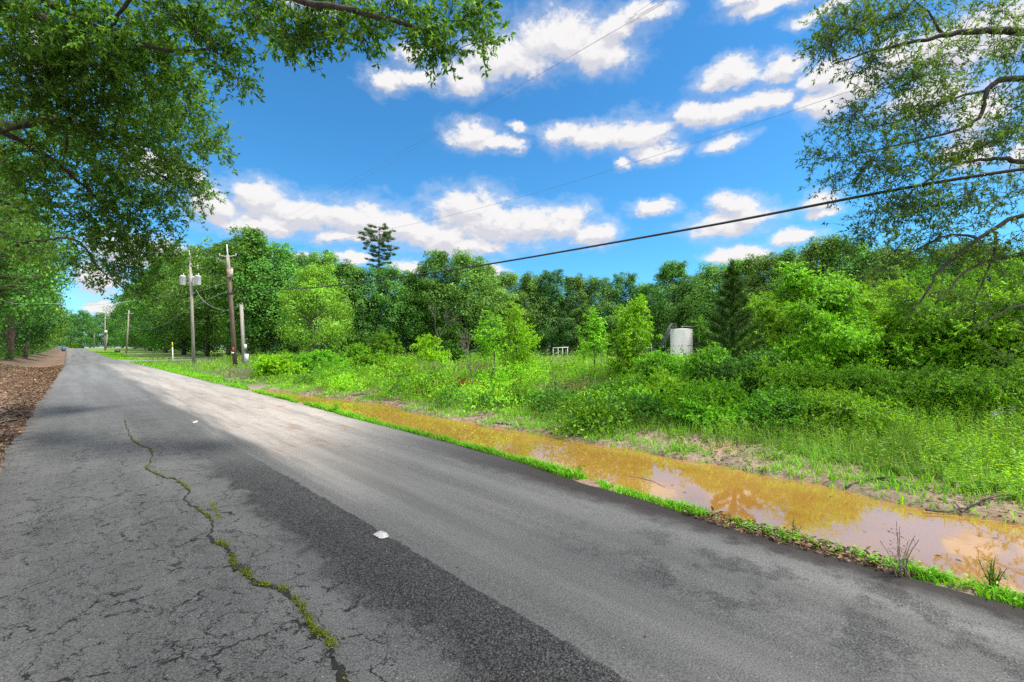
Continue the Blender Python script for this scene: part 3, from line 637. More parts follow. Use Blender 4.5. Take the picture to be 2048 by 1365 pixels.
def plant(model, name, u, Z, vtop, H0, label, cat, group=None, wide=1.0, xy=None, rz=None, z0=None):
    p = B(u, Z) if xy is None else np.array([*xy, 0.]); Zc = Z
    p[2] = float(hgt(p[0], p[1])) if z0 is None else z0
    s = (HT(vtop, Zc) - p[2]) / H0
    o = empty(name, p, rng.random() * 6.28 if rz is None else rz, label=label, cat=cat, group=group); o.scale = (s * wide, s * wide, s)
    for me, nm in zip(model, ('trunk', 'crown')):
        link(nm, me, o)
    return o

# ---------------------------------------------------------------- the woods
GW = 'trees along the edge of the wood'
FOREST = [
 (229,290,644,0,'small distant green tree at the left end of the wood, beside the vanishing road'),
 (245,225,606,1,'leafy green tree behind the farthest leaning pole'),
 (270,182,568,0,'rounded green tree just right of the distant crossarm pole'),
 (300,148,536,3,'dark tree two crowns left of the transformer pole'),
 (331,122,508,1,'dense green tree left of the transformer pole, half under the oak boughs'),
 (368,104,500,3,'dark broad tree directly behind the transformer pole'),
 (414,94,486,2,'leafy tree filling the gap between the two tall poles'),
 (456,90,480,0,'green tree directly behind the tall brown pole'),
 (490,74,447,6,'tree with a tall narrow peak rising behind the short service pole'),
 (536,76,474,2,'broad green tree right of the short service pole, left of the pale tree'),
 (585,80,502,3,'dark tree behind the left side of the pale spreading tree'),
 (643,84,498,0,'green tree whose top shows above the pale spreading tree'),
 (693,84,522,1,'leafy tree immediately left of the tall lone pine'),
 (738,86,532,3,'dark low tree in front of the foot of the tall pine'),
 (792,88,532,2,'green tree immediately right of the tall lone pine'),
 (832,90,545,3,'dark tree below the dip between the pine and the paired tall crowns'),
 (870,88,495,6,'tall airy tree, the left of a pair of crowns standing above the treeline'),
 (935,88,503,2,'tall airy tree, the right of a pair of crowns standing above the treeline'),
 (968,92,528,0,'green tree above and behind the thin lime sapling'),
 (1012,94,542,1,'rounded tree behind the ivy-wrapped sapling'),
 (1062,96,546,0,'green tree just right of the ivy-wrapped sapling, under the cable'),
 (1105,96,538,3,'dark-topped tree above the pale pipe rail'),
 (1152,97,549,1,'even green tree at the low middle of the treeline, left of the pale frond sapling'),
 (1200,97,551,0,'green tree behind the pale frond sapling in the field'),
 (1250,97,545,3,'dark domed tree behind the tall lime sapling'),
 (1300,95,566,2,'lower tree left of the tank stairs'),
 (1346,88,520,1,'tall pointed tree directly behind the white tank'),
 (1392,84,545,0,'green tree just right of the white tank'),
 (1440,78,524,2,'leafy tree left of the spindly young pine'),
 (1492,74,512,1,'leafy tree right of the tip of the spindly young pine'),
 (1544,70,503,2,'tree above the left of the bright frond saplings'),
 (1592,66,497,0,'tree above the middle of the bright frond saplings'),
 (1645,58,470,1,'highest tree at the left shoulder of the right-hand wood'),
 (1695,57,470,2,'broad tree just right of the high shoulder of the wood'),
 (1745,54,490,0,'tree behind the lowest tip of the overhanging willow oak'),
 (1795,50,492,1,'tree seen through the thin willow oak twigs'),
 (1845,46,500,6,'pale green tree seen below the willow oak limbs'),
 (1905,42,480,2,'tree behind the drooping grey limb of the willow oak'),
 (1968,40,478,0,'second tree from the right end of the wood'),
 (2032,38,488,6,'pale tree at the right end of the wood')]
MODELS = BR + [None, None] + [LT[1]]
for u, Z, vt, k, lab in FOREST:
    plant(MODELS[k], 'woodland_tree', u, Z, vt, 17.0, lab, 'tree', GW, wide=1.15 if Z > 60 else 1.0)
plant(LT[0], 'pale_tree', 630, 66, 543, 12.2, 'pale green spreading tree with bare forked stems at the field edge', 'tree', rz=.6)
# tall lone pine, flat crown
o = plant(TALL, 'pine_tree', 758, 98, 446, 29.6, 'tall lone pine with a flat open crown above the treeline', 'pine tree', rz=1.0)
# left side of the road
GL = 'trees along the left side of the road'
LEFT = [(-6.0,66,24,'p0','reddish-trunked pine at the left edge of the picture beside the road'),
 (-7.0,73,22,0,'broadleaf tree between the first and second pines on the left verge'),
 (-5.6,80,23,'p1','grey-trunked pine, second trunk from the left edge'),
 (-6.3,90,19,3,'dark broadleaf tree right of the second pine trunk on the left verge'),
 (-5.3,97,20,'p0','leaning pine, third trunk from the left edge'),
 (-6.8,110,18,1,'leafy tree standing after the leaning pine on the left of the road'),
 (-6.0,124,16,2,'broad tree shading the left of the road where the dirt bank narrows'),
 (-6.2,140,13,6,'lighter green tree over the left verge before the blue bin'),
 (-6.6,158,16,0,'green tree behind the blue bin'),
 (-7.4,180,17,3,'dark tree on the left verge beyond the blue bin'),
 (-9,206,15,2,'tree second from the far end of the left verge'),
 (-12,236,14,1,'last tree on the left verge before the road vanishes')]
for x, y, H, k, lab in LEFT:
    md = PN[int(k[1])] if isinstance(k, str) else MODELS[k]
    o = empty('pine_tree' if isinstance(k, str) else 'roadside_tree', (x, y, float(hgt(x, y))), rng.random() * 6, label=lab, cat='tree', group=GL)
    s = H / (20 if isinstance(k, str) else 16); o.scale = (s * .95, s * .95, s)
    if lab.startswith('leaning'): o.rotation_euler = (0, R(5), 1)
    for me, nm in zip(md, ('trunk', 'crown')): link(nm, me, o)

# deep wood behind the edge: one mass
lowm = wood_tree(31, 16, 4.6, .6, 90, 62, .38, M['forest'], M['bark'])
def arr(me):
    v = np.empty(len(me.vertices) * 3, np.float32); me.vertices.foreach_get('co', v)
    q = np.empty(len(me.loops), np.int32); me.loops.foreach_get('vertex_index', q); return v.reshape(-1, 3), q.reshape(-1, 4)
lv, lq = arr(lowm[1])
mb = MB()
def mass(x, y, H, wd=1.0):
    a = rng.random() * 6.28; s = H / 16; c_, s_ = math.cos(a) * s * wd, math.sin(a) * s * wd
    mb.add(np.stack([lv[:, 0] * c_ - lv[:, 1] * s_ + x, lv[:, 0] * s_ + lv[:, 1] * c_ + y, lv[:, 2] * s + float(hgt(x, y))], 1), lq)
for u, Z, vt, k, lab in FOREST:
    for dz, du in ((8, 14), (17, -10), (28, 10), (42, -14)):
        if Z > 150 and dz > 9: continue
        p = B(u + du + rng.normal() * 6, Z + dz); mass(p[0], p[1], min(17, (HT(vt + 30, Z)) * (.84 + .1 * rng.random())))
for x, y in [(-14, 60), (-13, 72), (-12, 84), (-12, 98), (-12, 112), (-12, 128), (-13, 146), (-14, 166), (-16, 190), (-18, 215), (-22, 240), (-14, 265), (-6, 275), (2, 280), (13, 278), (20, 262), (20, 240), (20, 222), (-24, 262), (26, 250), (22, 270), (-4, 300), (6, 305), (-30, 250), (20, 205), (21, 190), (22, 175), (24, 200), (26, 170), (25, 225)] + [(q, 300 + 8 * math.sin(q)) for q in range(-46, 40, 5)] + [(q, 322) for q in range(-44, 30, 6)]:
    mass(x, y, 13.5 + rng.random() * 3.5, 1.1)
for y in np.arange(-50, -8, 9.0):       # wood closing the field far to the right
    for x in (56, 66): mass(x + rng.random() * 5, y + rng.random() * 5, 15 + rng.random() * 4, 1.1)
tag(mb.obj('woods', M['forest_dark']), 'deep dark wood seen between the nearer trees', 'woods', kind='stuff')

# ---------------------------------------------------------------- saplings and shrubs
def shrub(u, Z, vt, wpx, mat, label, spray='oak', low=.25, tips=120, leafs=(.085, .04), per=12, shape='oval', name='sapling', cat='sapling', stems=1, bark='bark', group=None, twl=.26, droop=.1, seed=0):
    r = np.random.default_rng(1000 + int(u) + int(Z * 7) + seed)
    b = B(u, Z); b[2] = float(hgt(b[0], b[1])); H = HT(vt, Z) - b[2]; rad = wpx * Z / F
    lv_ = 7; bl = []
    for k in range(lv_):
        f = (k + .5) / lv_; z = H * (low + (1 - low) * f)
        if shape == 'oval': pr = math.sin(math.pi * min(.97, f * .8 + .16)) ** .8
        elif shape == 'cone': pr = 1.05 - f * .93
        else: pr = math.sqrt(max(.04, 1 - (f * .96) ** 2))
        off = r.normal(size=2) * rad * .22; rr = rad * pr * .85
        bl.append((b + [off[0], off[1], z * .97], (rr, rr, H * (1 - low) / lv_ * .7), max(4, int(tips * pr / 4.5))))
    tr = ([b - [0, 0, .2], b + [r.normal() * .05, r.normal() * .05, H * .4], b + [r.normal() * .1, r.normal() * .1, H * .93]], .012 * H + .008, .006)
    lim = []
    for k in range(stems - 1):
        a = r.random() * 6.28; lim.append(([b - [0, 0, .1], b + [math.cos(a) * rad * .3, math.sin(a) * rad * .3, H * .4], b + [math.cos(a) * rad * .6, math.sin(a) * rad * .6, H * .8]], .009 * H, .005))
    return guided(b, tr, lim, bl, r, leaf=leafs, twigs=4, per=per, twl=twl, leafmat_=M[mat], bark=M[bark], spray=spray, droop=droop, tipr=.0035, name=name, label=label, cat=cat, group=group)
shrub(1032, 20, 606, 48, 'lime', 'upright lime green sapling, its stem wrapped in dark ivy', low=.12, tips=190, shape='oval')
shrub(983, 18.5, 624, 36, 'lime', 'thin lime sapling on a bare black stem left of the ivy-wrapped one', 'frond', low=.45, tips=70, per=14)
shrub(1252, 17, 594, 54, 'lime', 'tall full lime green sapling left of the white tank', low=.16, tips=230, stems=3)
shrub(1190, 26, 617, 36, 'lime', 'flat-layered lime sapling behind the tall full one', 'frond', low=.3, tips=90, per=14, leafs=(.12, .05))
shrub(1165, 40, 676, 14, 'green', 'small sapling beside the pale pipe rail', low=.2, tips=30, leafs=(.13, .06))
shrub(1602, 17, 522, 66, 'lime', 'tallest bright sapling with long drooping fronds, right of the young pine', 'frond', low=.25, tips=300, per=18, leafs=(.12, .045), twl=.42, stems=2)
shrub(1548, 18, 570, 54, 'lime', 'bright frond sapling between the young pine and the tallest frond sapling', 'frond', low=.2, tips=200, per=16, leafs=(.11, .045), twl=.38)
shrub(1668, 18.5, 556, 66, 'lime', 'bright frond sapling just right of the tallest one', 'frond', low=.2, tips=260, per=16, leafs=(.11, .045), twl=.38, stems=2)
GS = 'young trees crowding the right side of the field'
for a in [
 (1416,20,642,30,'green','feathery grey-green sapling just right of the white tank',140,'cone',.05),
 (1420,12.6,700,70,'green','rounded shrub left of the foot of the young pine',190,'dome',.03),
 (1322,15,712,52,'green','arching mixed shrub between the tall lime sapling and the young pine',190,'dome',.05),
 (1490,11.8,715,95,'dkbush','very dark low bush at the foot of the young pine',300,'dome',.0),
 (1712,18,606,72,'lime','bright round-headed young tree right of the frond saplings',230,'oval',.1),
 (1775,17,594,76,'lime','young tree whose head stands under the lowest willow oak tips',230,'oval',.1),
 (1845,16,588,80,'lime','leafy young tree below the drooping grey limb',250,'oval',.08),
 (1935,15.2,600,76,'green','mid green young tree among the brighter ones at right',240,'oval',.05),
 (1985,14.5,585,86,'lime','full young tree close to the right edge of the picture',260,'oval',.05),
 (2065,14,596,84,'green','dark young tree cut by the right edge of the picture',260,'oval',.03),
 (1528,16,598,62,'lime','bright young tree between the young pine and the frond saplings',200,'oval',.05),
 (1618,14.8,606,70,'lime','bright leafy young tree before the tallest frond sapling',220,'oval',.02),
 (1690,16.5,572,66,'lime','tall bright young tree right of the frond saplings, left of the round-headed one',220,'oval',.05),
 (1790,19,556,80,'lime','tall bright young tree left of the tip of the drooping grey limb',240,'oval',.1),
 (1880,17,575,80,'green','young tree behind the lowest bare twigs of the willow oak',230,'oval',.05),
 (1745,24,560,70,'lime','lime treetop showing behind the round-headed young tree',210,'oval',.2),
 (1835,24,535,76,'green','green treetop behind the leafy young trees under the grey limb',220,'oval',.2),
 (1930,22,520,80,'lime','pale treetop behind the mid green young tree at right',230,'oval',.2),
 (2035,20,510,80,'green','taller treetop behind the dark tree at the right edge',230,'oval',.2),
 (1570,11.2,735,80,'lime','low bush under the bright frond saplings',190,'dome',.0),
 (1655,10.6,748,84,'lime','low bright bush beside the thin black stems',230,'dome',.0),
 (1745,10.2,745,88,'green','low bush right of the thin black stems',220,'dome',.0),
 (1835,9.8,748,92,'green','broad low bush below the leafy young tree',230,'dome',.0),
 (1925,9.4,758,96,'lime','low bush above the tall weeds near the right edge',220,'dome',.0),
 (2015,9.1,752,100,'green','low bush with tiny blue flowers near the right edge',240,'dome',.0),
 (1440,10.4,775,70,'lime','knee-high leafy scrub before the very dark low bush',200,'dome',.0),
 (1560,9.6,790,80,'green','knee-high scrub before the low bush under the frond saplings',220,'dome',.0),
 (1690,9.0,800,90,'lime','knee-high bright scrub between the two low bushes right of the frond saplings',220,'dome',.0),
 (1330,12.4,760,60,'lime','knee-high bright scrub right of the foot of the tall full lime sapling',200,'dome',.0),
 (1250,13.6,772,56,'green','knee-high scrub hiding the foot of the tall full lime sapling',180,'dome',.0),
 (2085,9.2,740,90,'green','leafy bush at the very right edge',220,'dome',.0)]:
    shrub(*a[:5], a[5], tips=int(a[6] * 1.5), shape=a[7], low=a[8], name='young_tree' if a[7] != 'dome' else 'bush', cat='young tree' if a[7] != 'dome' else 'bush', group=GS, stems=3, leafs=(min(.085, .0062 * a[1]), min(.042, .003 * a[1])), per=14, twl=.3)
for a in [
 (765,42,664,52,'green','bright bush at the wood edge below the tall pine',150),
 (850,36,672,46,'lime','tall leafy bush left of the red-tipped briars',150),
 (905,38,686,40,'dkbush','darker bush between the leafy bush and the lime sapling',130),
 (705,40,690,44,'green','bush right of the pale spreading tree',130),
 (560,27,716,52,'lime','bright lime bush near the head of the water ditch',200),
 (640,30,706,56,'green','spreading bush below the pale spreading tree',180),
 (740,30,712,60,'green','loose bush in mid field below the tall pine',180),
 (1090,13.5,795,58,'green','low bush at the ditch bank, straight below the ivy-wrapped sapling',170),
 (1185,12.4,804,58,'lime','low bright bush at the ditch bank below the flat-layered sapling',170),
 (1290,11.2,806,64,'green','low bush at the ditch bank right of the tall full sapling',180),
 (1405,9.9,822,62,'green','low bush at the ditch bank below the white tank',180),
 (800,24,730,60,'lime','lime bush in mid field above the blackened log',190),
 (1120,24,742,70,'lime','low bright thicket right of the ivy-wrapped sapling',220),
 (1180,20,760,74,'lime','low bright thicket left of the tall full sapling',240),
 (905,17,770,70,'briar','tangled bush with reddish tips on the far bank of the ditch',260),
 (990,15,790,60,'green','bush at the water edge right of the reddish tangle',220),
 (860,20,760,60,'green','bush at the water edge above the mud spit',200)]:
    shrub(*a[:5], a[5], tips=a[6], shape='dome', low=.0, name='bush', cat='bush', group='bushes scattered over the field', stems=3, leafs=(.10, .05) if a[1] < 26 else (.15, .08), per=12, twl=.3)
fl = [o for o in COL.objects if 'tiny blue flowers' in o.get('label', '')][0]
M['flower'] = solid('lavender_petals', (.35, .38, .7), (.5, .5, .8), 5, .6, 0, bump=0)
m_ = MB(); fr = np.random.default_rng(4)
for k in range(26):
    c = P(1985 + 70 * fr.random(), 815 + 45 * fr.random(), 8.3 + .5 * fr.random()) - np.array(fl.location); leaves(m_, np.repeat(c[None], 6, 0) + fr.normal(size=(6, 3)) * .012, rnd_dirs(fr, 6), rnd_dirs(fr, 6), .035, .025, .1)
m_.obj('blossoms', M['flower'], fl)
# spindly young pine
M['spindly'] = leafmat('dark_needles', (.028, .08, .016), (.06, .15, .024), (.10, .2, .035), trans=.15)
b = B(1466, 13.2); b[2] = float(hgt(b[0], b[1])); H = HT(528, 13.2) - b[2]
pw = MB(); pn = MB(); r = np.random.default_rng(5)
pw.tube(spline([b * 0 - [0, 0, .2], (.05, 0, H * .5), (0, .02, H)], 12), np.linspace(.05, .012, 12), 7)
for k in range(52):
    f = .06 + .9 * k / 52; z = H * f; ln = (1 - f) ** 1.3 * 1.25 + .08; th = k * 2.4
    e = np.array([math.cos(th) * ln, math.sin(th) * ln, z + ln * .5]); s = np.array([0, 0, z]); pw.tube(spline([s, (s + e) / 2 - [0, 0, .06 * ln], e], 4), [.014, .01, .007, .004], 4, cap=False)
    n = int(90 + 230 * ln); t = rng.random((n, 1)) ** .6; c = s + (e - s) * t; dv = unit((e - s)) * .9 + rnd_dirs(r, n) * .8
    leaves(pn, c, dv, rnd_dirs(r, n), .13 + .06 * r.random(n), .02, .02)
n = 2600; c = np.column_stack([np.zeros(n), np.zeros(n), H * (.1 + .9 * r.random(n))]); leaves(pn, c, rnd_dirs(r, n) * .6 + [0, 0, 1.0], rnd_dirs(r, n), .15, .016, .02)
o = empty('young_pine', b, label='spindly young pine with a bare needle-like leader, taller than the shrubs round it', cat='pine sapling')
pw.obj('trunk', M['bark'], o, True); pn.obj('crown', M['spindly'], o)
# dead grey tree in the wood edge and bare saplings in the field
def bare(u, Z, vt, spread, mat, label, name, depth=4, seed=1, r0=.05, base=None):
    r = np.random.default_rng(seed); b = B(u, Z); b[2] = float(hgt(b[0], b[1])); H = HT(vt, Z) - b[2]; mbb = MB()
    def go(p, d, ln, rad, k):
        e = p + d * ln; m_ = (p + e) / 2 + rnd_dirs(r, 1)[0] * ln * .08; mbb.tube(spline([p, m_, e], 4), np.linspace(rad, rad * .6, 4), 4, cap=False)
        if k == 0: return
        for _ in range(3 if k > 1 else 4):
            go(p + (e - p) * (.5 + .5 * r.random()), unit(d + rnd_dirs(r, 1)[0] * spread + [0, 0, .15]), ln * (.55 + .2 * r.random()), rad * .55, k - 1)
    go(np.array([0, 0, -.1]), np.array([0.03, 0, 1.]), H * .5, r0, depth)
    o = empty(name, b, label=label, cat='bare tree'); mbb.obj('trunk', M[mat], o, True); return o
bare(872, 82, 598, .6, 'oldpole', 'leafless pale grey tree standing in the wood edge', 'dead_tree', 4, 3, .06)
bare(935, 27, 655, .35, 'wood', 'thin leafless brown sapling behind the red-tipped briars', 'bare_sapling', 4, 4, .03)
bare(945, 16, 715, .35, 'bark_grey', 'thin leafless sapling left of the bare black stem', 'bare_sapling', 3, 8, .018)

# ---------------------------------------------------------------- undergrowth
def blades(mb, p, h, wd, lean, r):
    n = len(p); a = r.random(n) * 6.283; d = np.stack([np.cos(a), np.sin(a), 0 * a], 1); s = np.stack([-np.sin(a), np.cos(a), 0 * a], 1)
    h = h[:, None]; wd = wd[:, None]; l = lean[:, None]
    m = p + np.array([0, 0, 1.]) * h * .55 + d * h * l * .3; t = p + np.array([0, 0, 1.]) * h * (1 - .3 * l) + d * h * l
    V = np.stack([p - s * wd * .5, p + s * wd * .5, m + s * wd * .42, m - s * wd * .42, t + s * wd * .06, t - s * wd * .06], 1).reshape(-1, 3)
    k = np.arange(n)[:, None] * 6; mb.add(V, np.concatenate([k + [0, 1, 2, 3], k + [3, 2, 4, 5]], 0))
def ringleaves(mb, p, h, K, ls, r, spread=.10, droop=.2):
    n = len(p); f = np.tile(np.linspace(.15, 1, K), n)[:, None]; pp = np.repeat(p, K, 0); hh = np.repeat(h, K)[:, None]
    ln_ = np.repeat(r.normal(size=(n, 2)) * .12, K, 0) * hh * f
    a = (np.tile(np.arange(K) * 2.4, n) + np.repeat(r.random(n) * 6, K)); d = np.stack([np.cos(a), np.sin(a), .35 - droop + 0 * a], 1)
    c = pp + np.concatenate([ln_, hh * f], 1); L_ = np.repeat(ls, K) * (1.15 - .6 * f[:, 0]) * (.7 + .6 * r.random(n * K))
    leaves(mb, c, d + r.normal(size=(n * K, 3)) * .25, np.array([0, 0, 1.]) + r.normal(size=(n * K, 3)) * .4, L_, L_ * .34, .08)
r = np.random.default_rng(99)
def scatter(n, z0, z1, pw=.5, u0=-150, u1=2500):
    t = r.random(n); e = 1 - pw; Z = (z0 ** e + (z1 ** e - z0 ** e) * t) ** (1 / e); u = u0 + (u1 - u0) * r.random(n)
    p = np.array([[0., 0.]] * n); X = (u - 1024) / F * Z; p[:, 0] = X * CY_ + Z * SY; p[:, 1] = -X * SY + Z * CY_
    return p, Z
def fheight(x, y):
    d = x - bankx(y); base = .10 + (.24 * sstep(d, .5, 2.2) + .42 * sstep(d, 2.6, 9)) * (.6 + .8 * vnoise(x, y, .35, 21))
    pole = sstep(y, 24, 31) * (1 - sstep(x, 12, 17)); base = base * (1 - pole) + .34 * pole
    flat = sstep(x, 24, 30) * .25; return base * (1 - flat)
def grounded(p): return np.column_stack([p, hgt(p[:, 0], p[:, 1])])
def infield(p, lo=.35):
    x, y = p[:, 0], p[:, 1]; end = np.where(y > 24.5, 7.0 * 0 + 5.6, bankx(y) + lo + .5 * (vnoise(x, y, 1.6, 33) - .3))
    dr = (np.abs(y - np.interp(x, [4, 9, 16, 30, 60], [82, 82.5, 86, 89, 88])) < 5.5)
    return (x > end) & ~((x < 62) & dr) & (y < 95)
# field grass
gr = MB(); dr_ = MB()
for n, z0, z1, hw_, hs_, K in ((24000, 4.3, 20, .010, 1.0, 5), (20000, 20, 60, .03, 1.0, 5), (6000, 60, 110, .06, 1.0, 4)):
    p, Z = scatter(n, z0, z1, .2); k = infield(p, .25); p = p[k]
    hh = fheight(p[:, 0], p[:, 1]) * hs_; pp = grounded(p)
    pp = np.repeat(pp, K, 0); hh = np.repeat(hh, K); m_ = len(pp)
    pp[:, :2] += r.normal(size=(m_, 2)) * np.where(hh > .5, .12, .07)[:, None]
    hh = hh * (.45 + .65 * r.random(m_)); pick = vnoise(pp[:, 0], pp[:, 1], .28, 55) > .66
    wdt = hw_ * (.6 + .8 * r.random(m_)); ln = .15 + .55 * r.random(m_)
    blades(gr, pp[~pick], hh[~pick], wdt[~pick], ln[~pick], r)
    blades(dr_, pp[pick], hh[pick] * 1.1, wdt[pick] * .7, ln[pick] * .5, r)
tag(gr.obj('field_grass', M['grass']), 'tall green grass filling the field and the far bank', 'grass', kind='stuff')
tag(dr_.obj('dry_grass', M['dry']), 'patches of greyish dry stalks among the green field', 'dry grass', kind='stuff')
# broad-leaved weeds
wd_ = MB(); wl = MB(); wb = MB()
for n, z0, z1, ls, K in ((17000, 4.6, 20, .07, 16), (13000, 20, 50, .15, 11), (5500, 50, 100, .26, 9)):
    p, Z = scatter(n, z0, z1, .2); k = infield(p, .7); p = p[k]; hh = fheight(p[:, 0], p[:, 1]) * (.7 + .5 * r.random(len(p)))
    nz = vnoise(p[:, 0], p[:, 1], .22, 77); den = (nz > .30) | (r.random(len(p)) < .3); pole = (p[:, 1] > 28) & (p[:, 0] < 15); den &= ~(pole & (r.random(len(p)) < .8))
    p, hh, nz = p[den], hh[den], nz[den]; pp = grounded(p)
    li = (nz > .56) & (r.random(len(p)) < .8); br_ = (~li) & (vnoise(p[:, 0], p[:, 1], .5, 88) > .8) & (p[:, 1] < 22)
    for mbx, sel in ((wl, li), (wb, br_), (wd_, ~(li | br_))):
        if sel.sum(): ringleaves(mbx, pp[sel], hh[sel], K, np.full(sel.sum(), ls), r)
p, Z = scatter(1500, 5, 16, .1); d = p[:, 0] - bankx(p[:, 1]); k = infield(p) & (d > 1.5) & (vnoise(p[:, 0], p[:, 1], .6, 95) > .45); p = p[k]
ringleaves(wd_, grounded(p), (.25 + .3 * r.random(len(p))), 20, np.full(len(p), .11), r, droop=.05)
tag(wd_.obj('field_weeds', M['weed']), 'leafy green weeds tangled across the field', 'weeds', kind='stuff')
tag(wl.obj('lime_weeds', M['lime']), 'bright lime drifts of leafy weeds in the field', 'weeds', kind='stuff')
tag(wb.obj('red_tipped_weeds', M['briar']), 'reddish tipped briars along the far bank', 'briars', kind='stuff')
# low thickets: mounded brambles and seedlings grown into one another
mw = {'green': MB(), 'dkbush': MB(), 'lime': MB()}
for n, z0, z1, K, ls in ((900, 8, 26, 420, .085), (1500, 26, 62, 170, .15)):
    p, Z = scatter(n, z0, z1, .0); d = p[:, 0] - bankx(p[:, 1]); nz = vnoise(p[:, 0], p[:, 1], .33, 91)
    near = np.where(p[:, 1] > 5.5, .7, 3.0); pole = (p[:, 1] > 25) & (p[:, 0] < 13); flat = (np.abs(uvZ(np.column_stack([p, Z]))[0] - 1150) < 90) & (Z > 24)
    k = infield(p) & (d > near) & (nz > .42) & ~pole & ~flat; p, nz, Z = p[k], nz[k], Z[k]
    for q, z_, zz in zip(p, nz, Z):
        key = 'lime' if r.random() < (.5 if vnoise(q[0], q[1], .2, 92) > .5 else .12) else ('green' if r.random() < .72 else 'dkbush')
        hh = (.35 + .75 * r.random()) * (.7 + .6 * z_); rd = .35 + .5 * r.random(); n_ = int(K * (.6 + rd))
        dv = rnd_dirs(r, n_); dv[:, 2] = np.abs(dv[:, 2]); rr = (.55 + .5 * r.random((n_, 1)) ** .6); lump = 1 + .35 * (vnoise(dv[:, 0] * 2 + q[0] * 9, dv[:, 1] * 2 + dv[:, 2] * 2, 1.2, 93)[:, None] - .5) * 2
        c = dv * rr * lump * [rd, rd, hh] + [q[0], q[1], float(hgt(q[0], q[1]))]; L_ = ls * (.5 + .9 * r.random(n_))
        leaves(mw[key], c, rnd_dirs(r, n_) + dv * .5, dv * .5 + rnd_dirs(r, n_) * .7 + [0, 0, .5], L_, L_ * .5, .1)
tag(mw['green'].obj('green_thicket_undergrowth', M['green']), 'tangled green brambles across the field', 'undergrowth', kind='stuff')
tag(mw['lime'].obj('lime_thicket_undergrowth', M['lime']), 'bright lime brambles across the field', 'undergrowth', kind='stuff')
tag(mw['dkbush'].obj('dark_thicket_undergrowth', M['dkbush']), 'darker brambles across the field', 'undergrowth', kind='stuff')
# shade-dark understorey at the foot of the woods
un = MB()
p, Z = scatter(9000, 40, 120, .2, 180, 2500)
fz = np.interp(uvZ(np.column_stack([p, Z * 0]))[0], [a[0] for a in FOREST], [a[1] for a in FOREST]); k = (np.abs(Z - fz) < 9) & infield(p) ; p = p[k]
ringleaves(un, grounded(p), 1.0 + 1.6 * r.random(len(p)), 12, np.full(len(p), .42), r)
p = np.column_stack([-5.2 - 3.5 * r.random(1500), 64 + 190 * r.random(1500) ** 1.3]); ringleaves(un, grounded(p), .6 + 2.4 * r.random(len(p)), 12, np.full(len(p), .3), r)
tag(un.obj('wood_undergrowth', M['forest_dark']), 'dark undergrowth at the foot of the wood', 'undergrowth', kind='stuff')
# verge between road and water
vg = MB()
def verge(n, y0, y1, wfun, h0, wb_, off=0.):
    y = y0 + (y1 - y0) * r.random(n); x = edge(y) + .03 + off + wfun(y) * r.random(n) ** 1.1 + .04 * (vnoise(y, y * 0, .8, 13) - .5) + bend(y)
    gap = vnoise(y, y * 0, 1.1, 61) * .75 + .25 * vnoise(x, y, 7, 62); k = gap > np.where((y > .5) & (y < 2.0), .58, .26); x, y = x[k], y[k]
    pp = np.column_stack([x, y, hgt(x, y) - .005]); m_ = len(pp)
    hh = h0 * (.4 + .8 * r.random(m_)) * (.6 + .7 * vnoise(x, y, 2.3, 63)); blades(vg, pp, hh, wb_ * (.6 + .8 * r.random(m_)), .2 + .8 * r.random(m_), r)
verge(26000, -3, 12, lambda y: .10 + .34 * vnoise(y, y * 0, .8, 64), .10, .012)
verge(26000, 12, 30, lambda y: .36 + .5 * sstep(y, 17, 26), .13, .018)
verge(24000, 30, 76, lambda y: 1.2 + .05 * (y - 30), .20, .035)
verge(16000, 92, 190, lambda y: 2.5 + .03 * (y - 92), .18, .09)
p = np.column_stack([4.55 + .2 * r.random(500), -3 + 5 * r.random(500)]); k = vnoise(p[:, 0], p[:, 1], 1.5, 5) > .45; p = p[k]; ringleaves(vg, grounded(p), .05 + .06 * r.random(len(p)), 8, np.full(len(p), .05), r)
# sparse tufts on the muddy far bank
n = 5200; y = -3 + 27 * r.random(n); x = bankx(y) - .12 + 1.7 * r.random(n); k = vnoise(x, y, 1.3, 71) > .46; x, y = x[k], y[k]; pp = np.column_stack([x, y, hgt(x, y)]); pp = np.repeat(pp, 4, 0); m_ = len(pp); pp[:, :2] += r.normal(size=(m_, 2)) * .035
blades(vg, pp, .05 + .12 * r.random(m_), .012 * (.5 + r.random(m_)), .3 + .8 * r.random(m_), r)
tag(vg.obj('verge_grass', M['verge']), 'short bright grass between the road edge and the muddy water', 'grass', kind='stuff')
# leaf litter, left shoulder and far bank
lt = MB()
n = 70000; y = 1.2 + 62 * r.random(n) ** 2.0; x = -.83 - 4.6 * r.random(n) ** 1.35
pp = np.column_stack([x, y, hgt(x, y) + .004 + .02 * r.random(n)]); L_ = (.025 + .065 * r.random(n) ** 1.5) * (1 + y / 45); leaves(lt, pp, rnd_dirs(r, n) * [1, 1, .15], np.array([0, 0, 1.]) + r.normal(size=(n, 3)) * .35, L_, L_ * (.12 + .4 * r.random(n)), .08)
n = 9000; y = -3 + 26 * r.random(n); x = bankx(y) + 1.9 * r.random(n); k = vnoise(x, y, .9, 81) > .42; x, y = x[k], y[k]; n = len(x)
pp = np.column_stack([x, y, hgt(x, y) + .004 + .015 * r.random(n)]); L_ = .03 + .07 * r.random(n); leaves(lt, pp, rnd_dirs(r, n) * [1, 1, .15], np.array([0, 0, 1.]) + r.normal(size=(n, 3)) * .3, L_, L_ * (.12 + .4 * r.random(n)), .08)
